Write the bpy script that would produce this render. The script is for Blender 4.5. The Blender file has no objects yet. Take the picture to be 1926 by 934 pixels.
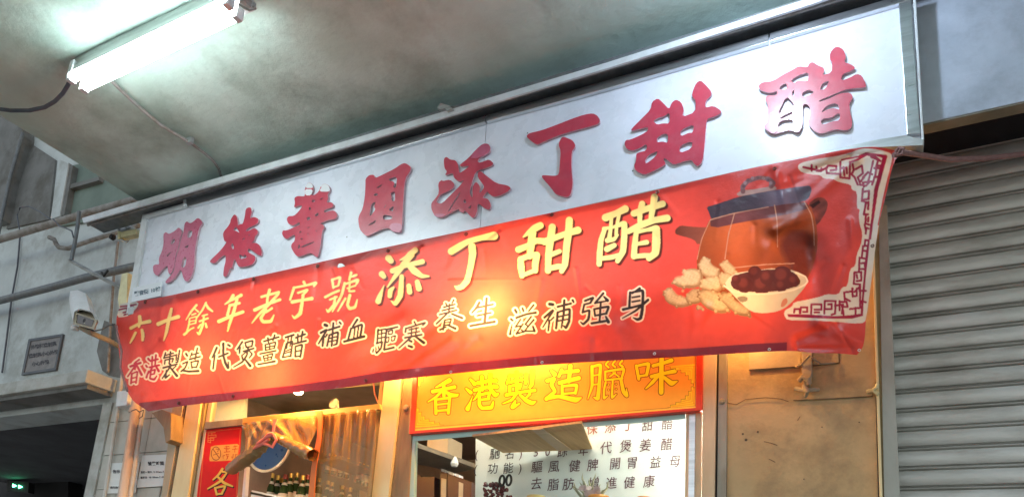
import bpy, bmesh, math, random
import numpy as np
from mathutils import Vector, Matrix
from mathutils.geometry import tessellate_polygon
random.seed(7); rng = np.random.default_rng(7)
SC = bpy.context.scene
COL = SC.collection

# ------------------------------------------------------------------ camera
R = np.array([[0.88929713, 0.45146975, 0.07297724],
              [-0.03713246, 0.23032595, -0.97240482],
              [-0.45581992, 0.86204699, 0.22159239]])      # rows: image right, image down, view
FPX, PX0, PY0, EYE = 1373.0, 963.0, 889.0, 1.6
cam_d = bpy.data.cameras.new('camera'); cam = bpy.data.objects.new('camera', cam_d); COL.objects.link(cam)
m = Matrix.Identity(4)
for i in range(3):
    m[i][0], m[i][1], m[i][2] = R[0, i], -R[1, i], -R[2, i]
m[2][3] = EYE
cam.matrix_world = m
cam_d.sensor_width = 36; cam_d.lens = FPX / 1926 * 36
cam_d.shift_y = (PY0 - 467) / 1926; cam_d.clip_start = 0.05; cam_d.clip_end = 500
SC.camera = cam

# ------------------------------------------------------------------ night sky, exposure
w = bpy.data.worlds.new('World'); SC.world = w; w.use_nodes = True
nt = w.node_tree; bg = nt.nodes['Background']
sky = nt.nodes.new('ShaderNodeTexSky'); sky.sky_type = 'NISHITA'; sky.sun_disc = False
sky.sun_elevation = math.radians(14.0); sky.sun_rotation = math.radians(0)
hs = nt.nodes.new('ShaderNodeHueSaturation'); hs.inputs['Saturation'].default_value = .42      # street glow greys the night sky
nt.links.new(sky.outputs[0], hs.inputs['Color']); nt.links.new(hs.outputs[0], bg.inputs[0]); bg.inputs[1].default_value = 0.115
SC.view_settings.view_transform = 'Standard'; SC.view_settings.look = 'None'
SC.view_settings.exposure = 1.25; SC.view_settings.gamma = 1.0
SC.cycles.use_denoising = True
SC.cycles.max_bounces = 8; SC.cycles.transparent_max_bounces = 12
SC.cycles.sample_clamp_indirect = 4.0
TUBE_E, BULB_E, SPOT_E, ROOM_E = 15.0, 135.0, 260.0, 60.0

# ------------------------------------------------------------------ helpers
def ray(px, py):
    d = np.stack([np.asarray(px, float) - PX0, np.asarray(py, float) - PY0, np.full(np.shape(px), FPX)], -1) @ R
    return d
def pt(px, py, Y):                      # the point of plane y=Y seen at photo position px,py
    d = ray(px, py); p = d * (np.asarray(Y) / d[..., 1])[..., None]; p = p.copy(); p[..., 2] += EYE
    return p
def P(px, py, Y): return tuple(pt(px, py, Y))
def PZ(px, py, z):
    d = ray(px, py); t = (z - EYE) / d[2]; return (d[0]*t, d[1]*t, z)
def srgb(r, g, b):
    f = lambda c: ((c/255+0.055)/1.055)**2.4 if c > 10 else c/255/12.92
    return (f(r), f(g), f(b))
class MB:
    def __init__(s): s.v = []; s.f = []; s.mi = []
    def add(s, vs, fs, mi=0):
        o = len(s.v); s.v += [tuple(map(float, v)) for v in vs]
        s.f += [tuple(i+o for i in f) for f in fs]; s.mi += [mi]*len(fs); return s
    def box(s, x0, x1, y0, y1, z0, z1, mi=0):
        return s.hexa([(x0,y0,z0),(x1,y0,z0),(x1,y0,z1),(x0,y0,z1)], [(x0,y1,z0),(x1,y1,z0),(x1,y1,z1),(x0,y1,z1)], mi)
    def hexa(s, a, b, mi=0):
        n = len(a)
        return s.add(list(a)+list(b), [tuple(range(n)), tuple(range(2*n-1, n-1, -1))] + [(i, i+n, (i+1) % n+n, (i+1) % n) for i in range(n)], mi)
    def tube(s, pts, r, seg=10, cap=True, mi=0):
        pts = [np.array(p, float) for p in pts]; n = len(pts)
        rs = r if isinstance(r, (list, tuple)) else [r]*n
        up = None; vs = []
        for i in range(n):
            t = pts[min(i+1, n-1)] - pts[max(i-1, 0)]; t /= np.linalg.norm(t)+1e-9
            if up is None:
                up = np.array([0, 0, 1.]) if abs(t[2]) < .9 else np.array([1., 0, 0])
            a = np.cross(t, up); a /= np.linalg.norm(a)+1e-9; up = np.cross(a, t)
            for k in range(seg):
                q = 2*math.pi*k/seg
                vs.append(pts[i] + rs[i]*(math.cos(q)*a + math.sin(q)*up))
        fs = [(i*seg+k, i*seg+(k+1) % seg, (i+1)*seg+(k+1) % seg, (i+1)*seg+k) for i in range(n-1) for k in range(seg)]
        if cap: fs += [tuple(range(seg))[::-1], tuple((n-1)*seg+k for k in range(seg))]
        return s.add(vs, fs, mi)
    def lathe(s, base, axis, prof, seg=16, mi=0):      # prof: (distance along axis, radius)
        b = np.array(base, float); a = np.array(axis, float); a /= np.linalg.norm(a)
        return s.tube([b + a*h for h, _ in prof], [max(r, 1e-4) for _, r in prof], seg, True, mi) if False else s._lathe(b, a, prof, seg, mi)
    def _lathe(s, b, a, prof, seg, mi):
        u = np.cross(a, [0, 0, 1.] if abs(a[2]) < .9 else [1., 0, 0]); u /= np.linalg.norm(u); v = np.cross(a, u)
        vs = [b+a*h+max(r, 1e-4)*(math.cos(2*math.pi*k/seg)*u+math.sin(2*math.pi*k/seg)*v) for h, r in prof for k in range(seg)]
        n = len(prof)
        fs = [(i*seg+k, i*seg+(k+1) % seg, (i+1)*seg+(k+1) % seg, (i+1)*seg+k) for i in range(n-1) for k in range(seg)]
        fs += [tuple(range(seg))[::-1], tuple((n-1)*seg+k for k in range(seg))]
        return s.add(vs, fs, mi)
    def prism(s, px, Y, depth, mi=0, side=None, holes=()):     # outline on plane y=Y, pushed back by depth
        loops = [[P(x, y, Y) for x, y in px]] + [[P(x, y, Y) for x, y in h] for h in holes]
        side = mi if side is None else side
        tris = tessellate_polygon([[Vector((p[0], p[2], 0)) for p in l] for l in loops])
        allp = [p for l in loops for p in l]; n = len(allp)
        back = [(p[0], p[1]+depth, p[2]) for p in allp]
        o = len(s.v); s.v += allp + back
        for t in tris:
            a, b, c = [np.array(allp[i]) for i in t]
            if abs(np.cross(b-a, c-a)[1]) < 1e-12: continue
            if np.cross(b-a, c-a)[1] > 0: t = t[::-1]
            s.f.append(tuple(i+o for i in t)); s.mi.append(mi)
            s.f.append(tuple(i+o+n for i in t[::-1])); s.mi.append(mi)
        k = 0
        for l in loops:
            L = len(l)
            for i in range(L):
                s.f.append((o+k+i, o+k+(i+1) % L, o+n+k+(i+1) % L, o+n+k+i)); s.mi.append(side)
            k += L
        return s
    def mesh(s, name, mats, smooth=False):
        me = bpy.data.meshes.new(name); me.from_pydata(s.v, [], s.f); me.validate(); 
        mats = mats if isinstance(mats, (list, tuple)) else [mats]
        for mm in mats: me.materials.append(mm)
        if len(mats) > 1 and len(me.polygons) == len(s.mi): me.polygons.foreach_set('material_index', s.mi)
        bm = bmesh.new(); bm.from_mesh(me); bmesh.ops.recalc_face_normals(bm, faces=bm.faces); bm.to_mesh(me); bm.free()
        if smooth:
            me.polygons.foreach_set('use_smooth', [True]*len(me.polygons))
            me.set_sharp_from_angle(angle=math.radians(40))
        return me
    def build(s, name, mats, parent=None, smooth=False, bevel=0):
        o = bpy.data.objects.new(name, s.mesh(name, mats, smooth)); COL.objects.link(o); o.parent = parent
        if bevel:
            b = o.modifiers.new('bevel', 'BEVEL'); b.width = bevel; b.segments = 2; b.limit_method = 'ANGLE'
        return o
def tag(o, label=None, cat=None, group=None, kind=None):
    for k, v in (('label', label), ('category', cat), ('group', group), ('kind', kind)):
        if v: o[k] = v
    return o
def thing(name, label, cat, group=None, loc=(0, 0, 0)):
    o = bpy.data.objects.new(name, None); COL.objects.link(o); o.location = loc; o.empty_display_size = .05
    return tag(o, label, cat, group)
def lines(spec, ox, oy, s):             # crop coordinates -> photo positions
    return [(ox+x/s, oy+y/s) for x, y in spec]
def xy(t): return [tuple(map(float, q.split(','))) for q in t.split()]
def smooth_loop(p, n=1):
    for _ in range(n):
        q = []
        for i in range(len(p)):
            a, b = p[i], p[(i+1) % len(p)]
            q += [(a[0]*.78+b[0]*.22, a[1]*.78+b[1]*.22), (a[0]*.22+b[0]*.78, a[1]*.22+b[1]*.78)]
        p = q
    return p

# ------------------------------------------------------------------ materials
def mat(name, c1, c2=None, rough=.6, metal=0., scale=6., spec=.5, bump=.0, bscale=40., grime=None, gscale=1.5, gamt=.5, detail=6, stretch=(1, 1, 1), coat=0., bdist=.01, trans=0.):
    ma = bpy.data.materials.new(name); ma.use_nodes = True; n = ma.node_tree; b = n.nodes['Principled BSDF']; L = n.links
    b.inputs['Roughness'].default_value = rough; b.inputs['Metallic'].default_value = metal
    b.inputs['Specular IOR Level'].default_value = spec; b.inputs['Coat Weight'].default_value = coat
    tc = n.nodes.new('ShaderNodeTexCoord'); mp = n.nodes.new('ShaderNodeMapping'); mp.inputs['Scale'].default_value = stretch
    geo = n.nodes.new('ShaderNodeNewGeometry'); L.new(geo.outputs['Position'], mp.inputs[0])
    def noise(sc, det=detail, ro=.6):
        t = n.nodes.new('ShaderNodeTexNoise'); t.inputs['Scale'].default_value = sc; t.inputs['Detail'].default_value = det
        t.inputs['Roughness'].default_value = ro; L.new(mp.outputs[0], t.inputs['Vector']); return t
    c2 = c2 or tuple(min(1, x*.8) for x in c1)
    t = noise(scale); rp = n.nodes.new('ShaderNodeValToRGB'); L.new(t.outputs['Fac'], rp.inputs[0])
    rp.color_ramp.elements[0].position = .35; rp.color_ramp.elements[1].position = .65
    rp.color_ramp.elements[0].color = (*c1, 1); rp.color_ramp.elements[1].color = (*c2, 1)
    out = rp.outputs[0]
    if grime:
        g = noise(gscale, 8, .68); gr = n.nodes.new('ShaderNodeValToRGB'); L.new(g.outputs['Fac'], gr.inputs[0])
        gr.color_ramp.elements[0].position = .47; gr.color_ramp.elements[1].position = .72
        gr.color_ramp.elements[1].color = (gamt, gamt, gamt, 1)
        mx = n.nodes.new('ShaderNodeMixRGB'); L.new(gr.outputs[0], mx.inputs[0]); L.new(out, mx.inputs[1]); mx.inputs[2].default_value = (*grime, 1)
        out = mx.outputs[0]
    L.new(out, b.inputs['Base Color'])
    r2 = noise(scale*3, 4); mr = n.nodes.new('ShaderNodeMapRange'); L.new(r2.outputs['Fac'], mr.inputs[0])
    mr.inputs['To Min'].default_value = max(0.02, rough-.12); mr.inputs['To Max'].default_value = min(1, rough+.12); L.new(mr.outputs[0], b.inputs['Roughness'])
    if bump:
        t3 = noise(bscale, 6); bu = n.nodes.new('ShaderNodeBump'); bu.inputs['Strength'].default_value = bump; bu.inputs['Distance'].default_value = bdist
        L.new(t3.outputs['Fac'], bu.inputs['Height']); L.new(bu.outputs[0], b.inputs['Normal'])
    return ma
def emat(name, c, s):
    ma = bpy.data.materials.new(name); ma.use_nodes = True; b = ma.node_tree.nodes['Principled BSDF']
    b.inputs['Base Color'].default_value = (*c, 1); b.inputs['Emission Color'].default_value = (*c, 1); b.inputs['Emission Strength'].default_value = s
    return ma
def colmat(name, rough=.5, translucent=0., spec=.5, bump=0., coat=0.):     # printed sheet: colour comes from the print laid on its mesh
    ma = bpy.data.materials.new(name); ma.use_nodes = True; n = ma.node_tree; b = n.nodes['Principled BSDF']; L = n.links
    a = n.nodes.new('ShaderNodeAttribute'); a.attribute_name = 'print'
    tc = n.nodes.new('ShaderNodeTexCoord'); t = n.nodes.new('ShaderNodeTexNoise'); t.inputs['Scale'].default_value = 22; t.inputs['Detail'].default_value = 8
    L.new(tc.outputs['Object'], t.inputs['Vector'])
    mr = n.nodes.new('ShaderNodeMapRange'); mr.inputs['To Min'].default_value = .86; mr.inputs['To Max'].default_value = 1.12; L.new(t.outputs['Fac'], mr.inputs[0])
    mx = n.nodes.new('ShaderNodeMixRGB'); mx.blend_type = 'MULTIPLY'; mx.inputs[0].default_value = 1
    L.new(a.outputs['Color'], mx.inputs[1]); L.new(mr.outputs[0], mx.inputs[2])
    L.new(mx.outputs[0], b.inputs['Base Color']); b.inputs['Roughness'].default_value = rough; b.inputs['Specular IOR Level'].default_value = spec
    b.inputs['Coat Weight'].default_value = coat; b.inputs['Coat Roughness'].default_value = .3
    if bump:
        t3 = n.nodes.new('ShaderNodeTexNoise'); t3.inputs['Scale'].default_value = 9; t3.inputs['Detail'].default_value = 7; t3.inputs['Roughness'].default_value = .62
        L.new(tc.outputs['Object'], t3.inputs['Vector'])
        bu = n.nodes.new('ShaderNodeBump'); bu.inputs['Strength'].default_value = bump; bu.inputs['Distance'].default_value = .02
        L.new(t3.outputs['Fac'], bu.inputs['Height']); L.new(bu.outputs[0], b.inputs['Normal'])
    if translucent:
        tr = n.nodes.new('ShaderNodeBsdfTranslucent'); ms = n.nodes.new('ShaderNodeMixShader')
        gm = n.nodes.new('ShaderNodeGamma'); gm.inputs[1].default_value = .9; L.new(mx.outputs[0], gm.inputs[0]); L.new(gm.outputs[0], tr.inputs[0])
        th = n.nodes.new('ShaderNodeAttribute'); th.attribute_name = 'thin'
        mu = n.nodes.new('ShaderNodeMath'); mu.operation = 'MULTIPLY'; mu.inputs[1].default_value = translucent; L.new(th.outputs['Fac'], mu.inputs[0])
        L.new(mu.outputs[0], ms.inputs[0]); L.new(b.outputs[0], ms.inputs[1]); L.new(tr.outputs[0], ms.inputs[2])
        L.new(ms.outputs[0], n.nodes['Material Output'].inputs[0])
    return ma
def film(name, color, alpha=.5, rough=.12, trans_tint=(1, 1, 1), crumple=0.):      # clear plastic or glass: part see-through, part glossy film
    ma = bpy.data.materials.new(name); ma.use_nodes = True; n = ma.node_tree; b = n.nodes['Principled BSDF']; L = n.links
    b.inputs['Base Color'].default_value = (*color, 1); b.inputs['Roughness'].default_value = rough; b.inputs['Specular IOR Level'].default_value = .8
    if crumple:
        tc = n.nodes.new('ShaderNodeTexCoord'); mp = n.nodes.new('ShaderNodeMapping'); mp.inputs['Scale'].default_value = (1, 1, .35); L.new(tc.outputs['Object'], mp.inputs[0])
        t3 = n.nodes.new('ShaderNodeTexNoise'); t3.inputs['Scale'].default_value = 9; t3.inputs['Detail'].default_value = 3; t3.inputs['Distortion'].default_value = .6; L.new(mp.outputs[0], t3.inputs['Vector'])
        bu = n.nodes.new('ShaderNodeBump'); bu.inputs['Strength'].default_value = crumple; bu.inputs['Distance'].default_value = .03; L.new(t3.outputs['Fac'], bu.inputs['Height']); L.new(bu.outputs[0], b.inputs['Normal'])
    tp = n.nodes.new('ShaderNodeBsdfTransparent'); tp.inputs[0].default_value = (*trans_tint, 1)
    ms = n.nodes.new('ShaderNodeMixShader'); fr = n.nodes.new('ShaderNodeMath'); fr.operation = 'POWER'; fr.inputs[1].default_value = 4.0; lw = n.nodes.new('ShaderNodeLayerWeight'); lw.inputs[0].default_value = .5; L.new(lw.outputs['Facing'], fr.inputs[0])
    ad = n.nodes.new('ShaderNodeMath'); ad.operation = 'ADD'; ad.use_clamp = True; ad.inputs[1].default_value = alpha; L.new(fr.outputs[0], ad.inputs[0])
    L.new(ad.outputs[0], ms.inputs[0]); L.new(tp.outputs[0], ms.inputs[1]); L.new(b.outputs[0], ms.inputs[2]); L.new(ms.outputs[0], n.nodes['Material Output'].inputs[0])
    return ma

M = {}
M['ceiling'] = mat('ceiling_paint', (.54, .69, .61), (.43, .55, .47), .75, scale=2.2, bump=.5, bscale=14, grime=(.20, .24, .19), gscale=1.3, gamt=.8, bdist=.012)
M['beam'] = mat('beam_paint', (.52, .57, .66), (.42, .47, .55), .7, scale=5, bump=.3, bscale=30, grime=(.16, .17, .2), gscale=2.2, gamt=.6)
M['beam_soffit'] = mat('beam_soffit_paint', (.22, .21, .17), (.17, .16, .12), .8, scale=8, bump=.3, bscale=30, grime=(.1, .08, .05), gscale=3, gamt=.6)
M['facade'] = mat('facade_paint', (.60, .65, .64), (.50, .54, .53), .8, scale=3, bump=.25, bscale=25, grime=(.2, .19, .15), gscale=2.1, gamt=.8)
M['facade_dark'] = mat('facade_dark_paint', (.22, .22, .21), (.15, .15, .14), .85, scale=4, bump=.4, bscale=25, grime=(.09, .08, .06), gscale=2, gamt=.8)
M['facade_green'] = mat('facade_green_paint', (.20, .26, .22), (.15, .2, .17), .8, scale=4, bump=.3, bscale=25)
M['tile'] = mat('wall_tile', (.55, .53, .47), (.47, .45, .39), .55, scale=5, bump=.15, bscale=30, grime=(.25, .22, .17), gscale=3, gamt=.6)
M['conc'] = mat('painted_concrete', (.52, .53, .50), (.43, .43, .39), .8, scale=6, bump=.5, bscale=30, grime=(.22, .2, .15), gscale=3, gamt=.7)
M['conc_raw'] = mat('raw_concrete', (.42, .38, .28), (.33, .29, .2), .85, scale=8, bump=.5, bscale=30, grime=(.15, .12, .08), gscale=4, gamt=.7)
M['dark'] = mat('dark_interior', (.035, .034, .036), (.025, .024, .026), .9, scale=3)
M['dark2'] = mat('dark_interior_wall', (.10, .10, .11), (.07, .07, .075), .9, scale=3, bump=.2)
M['sign'] = mat('sign_acrylic', (.82, .85, .92), (.77, .80, .89), .28, scale=2.5, spec=.55, grime=(.52, .56, .62), gscale=2.2, gamt=.55, bump=.05, bscale=7, bdist=.01)
M['letter'] = mat('letter_red_acrylic', (.58, .045, .085), (.48, .038, .075), .33, scale=12, spec=.6, coat=.25, grime=(.55, .12, .16), gscale=16, gamt=.45)
M['letter_fade'] = mat('letter_faded_acrylic', (.58, .13, .22), (.52, .10, .18), .3, scale=14, spec=.6, coat=.3)  # faded film, with the tube's reflection put into the paler pink
M['letter_side'] = mat('letter_edge_acrylic', (.60, .42, .45), (.45, .25, .3), .3, scale=20)
M['bare'] = mat('bare_acrylic', (.85, .87, .9), (.8, .82, .86), .22, scale=9, spec=.7)  # whitish acrylic, also laid as patches over some letter tops
M['alu'] = mat('aluminium', (.72, .74, .76), (.60, .62, .64), .32, 1., scale=10, stretch=(.3, 1, 4), bump=.08, bscale=60, grime=(.4, .4, .38), gscale=5, gamt=.5)
M['alu_dull'] = mat('dull_aluminium', (.55, .57, .56), (.42, .44, .43), .5, .7, scale=14, stretch=(.3, 1, 3), grime=(.2, .2, .18), gscale=6, gamt=.6)
M['steel_white'] = mat('white_enamelled_steel', (.72, .75, .76), (.62, .65, .66), .4, 0, scale=8, grime=(.35, .35, .3), gscale=5, gamt=.5)
M['blackgap'] = mat('black_seal', (.02, .02, .022), (.03, .028, .026), .7)
M['pipe_dark'] = mat('grey_painted_pipe', (.17, .19, .20), (.12, .13, .14), .5, .2, scale=20, bump=.3, bscale=60, grime=(.25, .24, .2), gscale=9, gamt=.5)
M['pipe_grey'] = mat('old_pipe', (.34, .32, .30), (.25, .23, .2), .7, .1, scale=16, bump=.4, bscale=50, grime=(.14, .1, .07), gscale=8, gamt=.7)
M['pipe_white'] = mat('white_plastic_pipe', (.66, .63, .58), (.6, .55, .48), .45, 0, scale=9, grime=(.42, .3, .2), gscale=5, gamt=.6)
M['pipe_rust'] = mat('rust_streaked_pipe', (.62, .42, .30), (.66, .55, .46), .55, 0, scale=7, stretch=(1, 1, .3), grime=(.5, .26, .14), gscale=5, gamt=.7)
M['cable'] = mat('dark_rubber_cable', (.06, .07, .09), (.09, .1, .12), .5)
M['brass'] = mat('pale_brass', (.75, .70, .42), (.66, .6, .34), .45, .2, scale=20)
M['cam_white'] = mat('white_camera_shell', (.80, .82, .82), (.74, .76, .76), .4, grime=(.5, .5, .46), gscale=14, gamt=.4)
M['cam_glass'] = mat('camera_window', (.05, .035, .02), (.08, .05, .03), .12, spec=.8)
M['cam_trim'] = mat('camera_trim', (.42, .36, .26), (.3, .25, .17), .5)
M['plaque'] = mat('weathered_plaque', (.16, .145, .14), (.22, .2, .19), .5, scale=18, bump=.2, bscale=60, grime=(.3, .28, .26), gscale=12, gamt=.6)
M['plaque_edge'] = mat('plaque_edge', (.06, .07, .085), (.09, .1, .11), .5)
M['ink'] = mat('black_ink', (.03, .03, .04), (.05, .045, .055), .6)
M['ink_purple'] = mat('faded_handwriting_ink', (.10, .05, .07), (.14, .07, .09), .6, scale=30)
M['ink_red'] = mat('red_brown_ink', (.33, .09, .06), (.26, .07, .05), .6, scale=30)
M['ink_blue'] = mat('blue_black_ink', (.08, .13, .18), (.12, .18, .22), .6)
M['paper'] = mat('white_paper', (.78, .80, .78), (.72, .74, .72), .6, scale=5, bump=.1, bscale=12)
M['poster_white'] = mat('white_poster_board', (.74, .82, .83), (.70, .78, .80), .55, scale=2.5, bump=.1, bscale=8)
M['plate'] = mat('white_plate', (.74, .78, .82), (.7, .74, .78), .4)
M['post_yellow'] = mat('cream_door_post', (.86, .72, .40), (.80, .64, .32), .42, .0, scale=9, stretch=(1, 1, .25), spec=.6, grime=(.5, .34, .14), gscale=6, gamt=.4)
M['post_olive'] = mat('olive_door_frame', (.32, .27, .13), (.25, .2, .09), .45, .2, scale=10, stretch=(1, 1, .3))
M['post_beige'] = mat('beige_window_post', (.70, .58, .40), (.62, .5, .32), .45, 0, scale=8, stretch=(1, 1, .25), bump=.1, bscale=60, grime=(.4, .28, .15), gscale=7, gamt=.4)
M['wood_old'] = mat('old_wooden_jamb', (.38, .27, .14), (.24, .16, .08), .6, scale=14, stretch=(1, 1, .15), bump=.4, bscale=50, grime=(.12, .08, .05), gscale=6, gamt=.6)
M['grey_strip'] = mat('grey_metal_strip', (.36, .35, .29), (.29, .28, .23), .5, .3, scale=12, stretch=(1, 1, .3), grime=(.18, .15, .1), gscale=6, gamt=.5)
M['plaster'] = mat('ochre_plaster', (.62, .45, .23), (.50, .36, .18), .6, scale=3.5, bump=.5, bscale=18, grime=(.24, .17, .09), gscale=3.4, gamt=.8)
M['plaster2'] = mat('patched_plaster', (.54, .45, .32), (.47, .38, .26), .75, scale=4, bump=.4, bscale=26, grime=(.32, .24, .14), gscale=3, gamt=.6)
M['crack'] = mat('crack_shadow', (.12, .085, .05), (.17, .12, .08), .9)
M['slat'] = mat('shutter_slat', (.60, .60, .56), (.50, .50, .46), .42, .25, scale=7, stretch=(.5, 1, 2), bump=.12, bscale=60, grime=(.24, .22, .18), gscale=5, gamt=.65)
M['rail'] = mat('shutter_rail', (.42, .43, .38), (.36, .36, .31), .45, .2, scale=12, stretch=(1, 1, .4), grime=(.25, .22, .16), gscale=6, gamt=.5)
M['banner'] = colmat('banner_vinyl', .34, .50, .5, .42)
M['light_sign'] = colmat('menu_sign_print', .55, 0, .3, 0, 0)
M['poster_red'] = colmat('door_poster_print', .55, 0, .2, 0)
M['grommet'] = mat('grommet_metal', (.12, .06, .05), (.2, .12, .1), .35, .8)
M['grommet_w'] = mat('pale_grommet', (.8, .7, .65), (.7, .6, .55), .35, .3)
M['rope'] = mat('faded_pink_rope', (.34, .19, .18), (.25, .14, .14), .8, scale=40, bump=.5, bscale=90)
M['frame_red'] = mat('red_sign_frame', (.72, .055, .015), (.62, .04, .012), .4, scale=8)
M['teal'] = mat('pale_teal_tape', (.42, .68, .62), (.5, .72, .64), .4)
M['glass'] = film('window_glass', (.02, .025, .022), .012, .03, (.95, .97, .95))
M['curtain'] = film('clear_plastic_curtain', (.62, .36, .11), .42, .16, (1, .84, .58), 1.)
M['curtain_thick'] = film('rolled_plastic_curtain', (.34, .24, .10), .66, .2, (.9, .72, .45), 1.)
M['curtain_tube'] = mat('amber_plastic_roll', (.42, .22, .06), (.26, .14, .04), .25, scale=14, spec=.7)
M['strap'] = mat('orange_strap', (.78, .20, .03), (.68, .16, .025), .5)
M['ribbon'] = mat('pink_ribbon', (.80, .26, .2), (.72, .2, .16), .5)
M['amber_rail'] = mat('amber_curtain_rail', (.62, .42, .14), (.5, .32, .09), .4, scale=12, stretch=(.3, 1, 1), grime=(.3, .16, .05), gscale=9, gamt=.5)
M['room_wall'] = mat('shop_room_wall', (.50, .50, .46), (.44, .44, .4), .8, scale=3, grime=(.3, .28, .22), gscale=2)
M['room_ceil'] = mat('shop_room_ceiling', (.30, .20, .14), (.22, .15, .10), .8, scale=3, grime=(.1, .07, .05), gscale=2)
M['shelf'] = mat('dark_shelf_board', (.14, .115, .09), (.19, .16, .12), .55, scale=6, grime=(.3, .24, .16), gscale=5, gamt=.4)
M['plywood'] = mat('pale_plywood', (.68, .46, .22), (.55, .36, .16), .55, scale=7, stretch=(4, .3, 1), grime=(.25, .16, .07), gscale=5, gamt=.5)
M['box_brown'] = mat('brown_gift_box', (.085, .028, .026), (.06, .022, .02), .4, scale=9)
M['box_label'] = mat('pale_box_label', (.5, .42, .33), (.42, .35, .28), .5)
M['box_beige'] = mat('beige_carton', (.62, .5, .36), (.55, .44, .3), .6, scale=7)
M['bottle'] = mat('dark_green_bottle', (.02, .045, .015), (.03, .06, .02), .1, spec=.8)
M['bottle_label'] = mat('white_bottle_label', (.72, .70, .62), (.6, .56, .48), .5, scale=50)
M['cap_gold'] = mat('gold_bottle_cap', (.7, .48, .12), (.55, .38, .1), .35, .5)
M['cap_red'] = mat('dark_red_bottle_cap', (.32, .05, .04), (.25, .04, .03), .35, .2)
M['blue'] = mat('blue_enamel', (.012, .05, .15), (.01, .035, .11), .3, scale=5)
M['rim'] = mat('pale_rim', (.34, .32, .25), (.28, .26, .2), .4)
M['fridge'] = mat('white_fridge', (.8, .83, .85), (.76, .79, .82), .3)
M['date'] = mat('dark_dried_fruit', (.09, .015, .02), (.13, .03, .03), .25, scale=30, spec=.8, bump=.5, bscale=60)
M['leaf'] = mat('grey_green_leaf', (.30, .34, .2), (.42, .42, .33), .5, scale=30)
M['petal'] = mat('pale_pink_petal', (.62, .55, .55), (.5, .42, .44), .5, scale=30)
M['lid_orange'] = mat('orange_jar_lid', (.85, .40, .08), (.8, .35, .06), .4)
M['lid_yellow'] = mat('yellow_jar_lid', (.85, .72, .3), (.8, .66, .25), .4)
M['jar'] = mat('clear_jar', (.5, .42, .32), (.4, .32, .22), .15, spec=.8)
M['ground'] = mat('pavement_concrete', (.40, .39, .36), (.34, .33, .31), .8, scale=3, bump=.3)
M['led'] = emat('green_led', (.1, 1, .45), 9)
M['tube'] = emat('lit_tube', (.84, .97, 1.0), TUBE_E)
M['bulb'] = emat('lit_cool_bulb', (.66, .80, 1.0), BULB_E)
M['warm'] = emat('lit_warm_bulb', (1.0, .48, .12), SPOT_E)
M['room_lamp'] = emat('lit_room_tube', (1.0, .93, .8), ROOM_E)

# ------------------------------------------------------------------ brush strokes and print raster
def parse(spec, ox, oy, s, grow=0.):
    out = []
    for st in spec.split(';'):
        st = st.strip()
        if not st: continue
        pts = []
        for q in st.split():
            a = [float(v) for v in q.split(',')]
            pts.append((ox+a[0]/s, oy+a[1]/s, a[2]/s+grow))
        out.append(pts)
    return out
def resample(pts, step=1.0):
    if len(pts) == 1: return pts
    p = [np.array(q) for q in pts]
    if len(p) == 2:
        n = max(2, int(np.linalg.norm(p[1][:2]-p[0][:2])/step)+1)
        return [tuple(p[0]+(p[1]-p[0])*i/(n-1)) for i in range(n)]
    out = []; q = [p[0]*2-p[1]]+p+[p[-1]*2-p[-2]]
    for i in range(1, len(q)-2):
        a, b, c, d = q[i-1:i+3]
        n = max(2, int(np.linalg.norm(c[:2]-b[:2])/step)+1); lo = min(b[2], c[2]); hi = max(b[2], c[2])
        sharp = .45
        m1, m2 = (c-a)*.5*sharp, (d-b)*.5*sharp
        for k in range(n):
            t = k/n
            v = (2*t**3-3*t**2+1)*b+(t**3-2*t**2+t)*m1+(-2*t**3+3*t**2)*c+(t**3-t**2)*m2
            v[2] = min(max(v[2], lo), hi); out.append(tuple(v))
    out.append(tuple(p[-1])); return out
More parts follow.
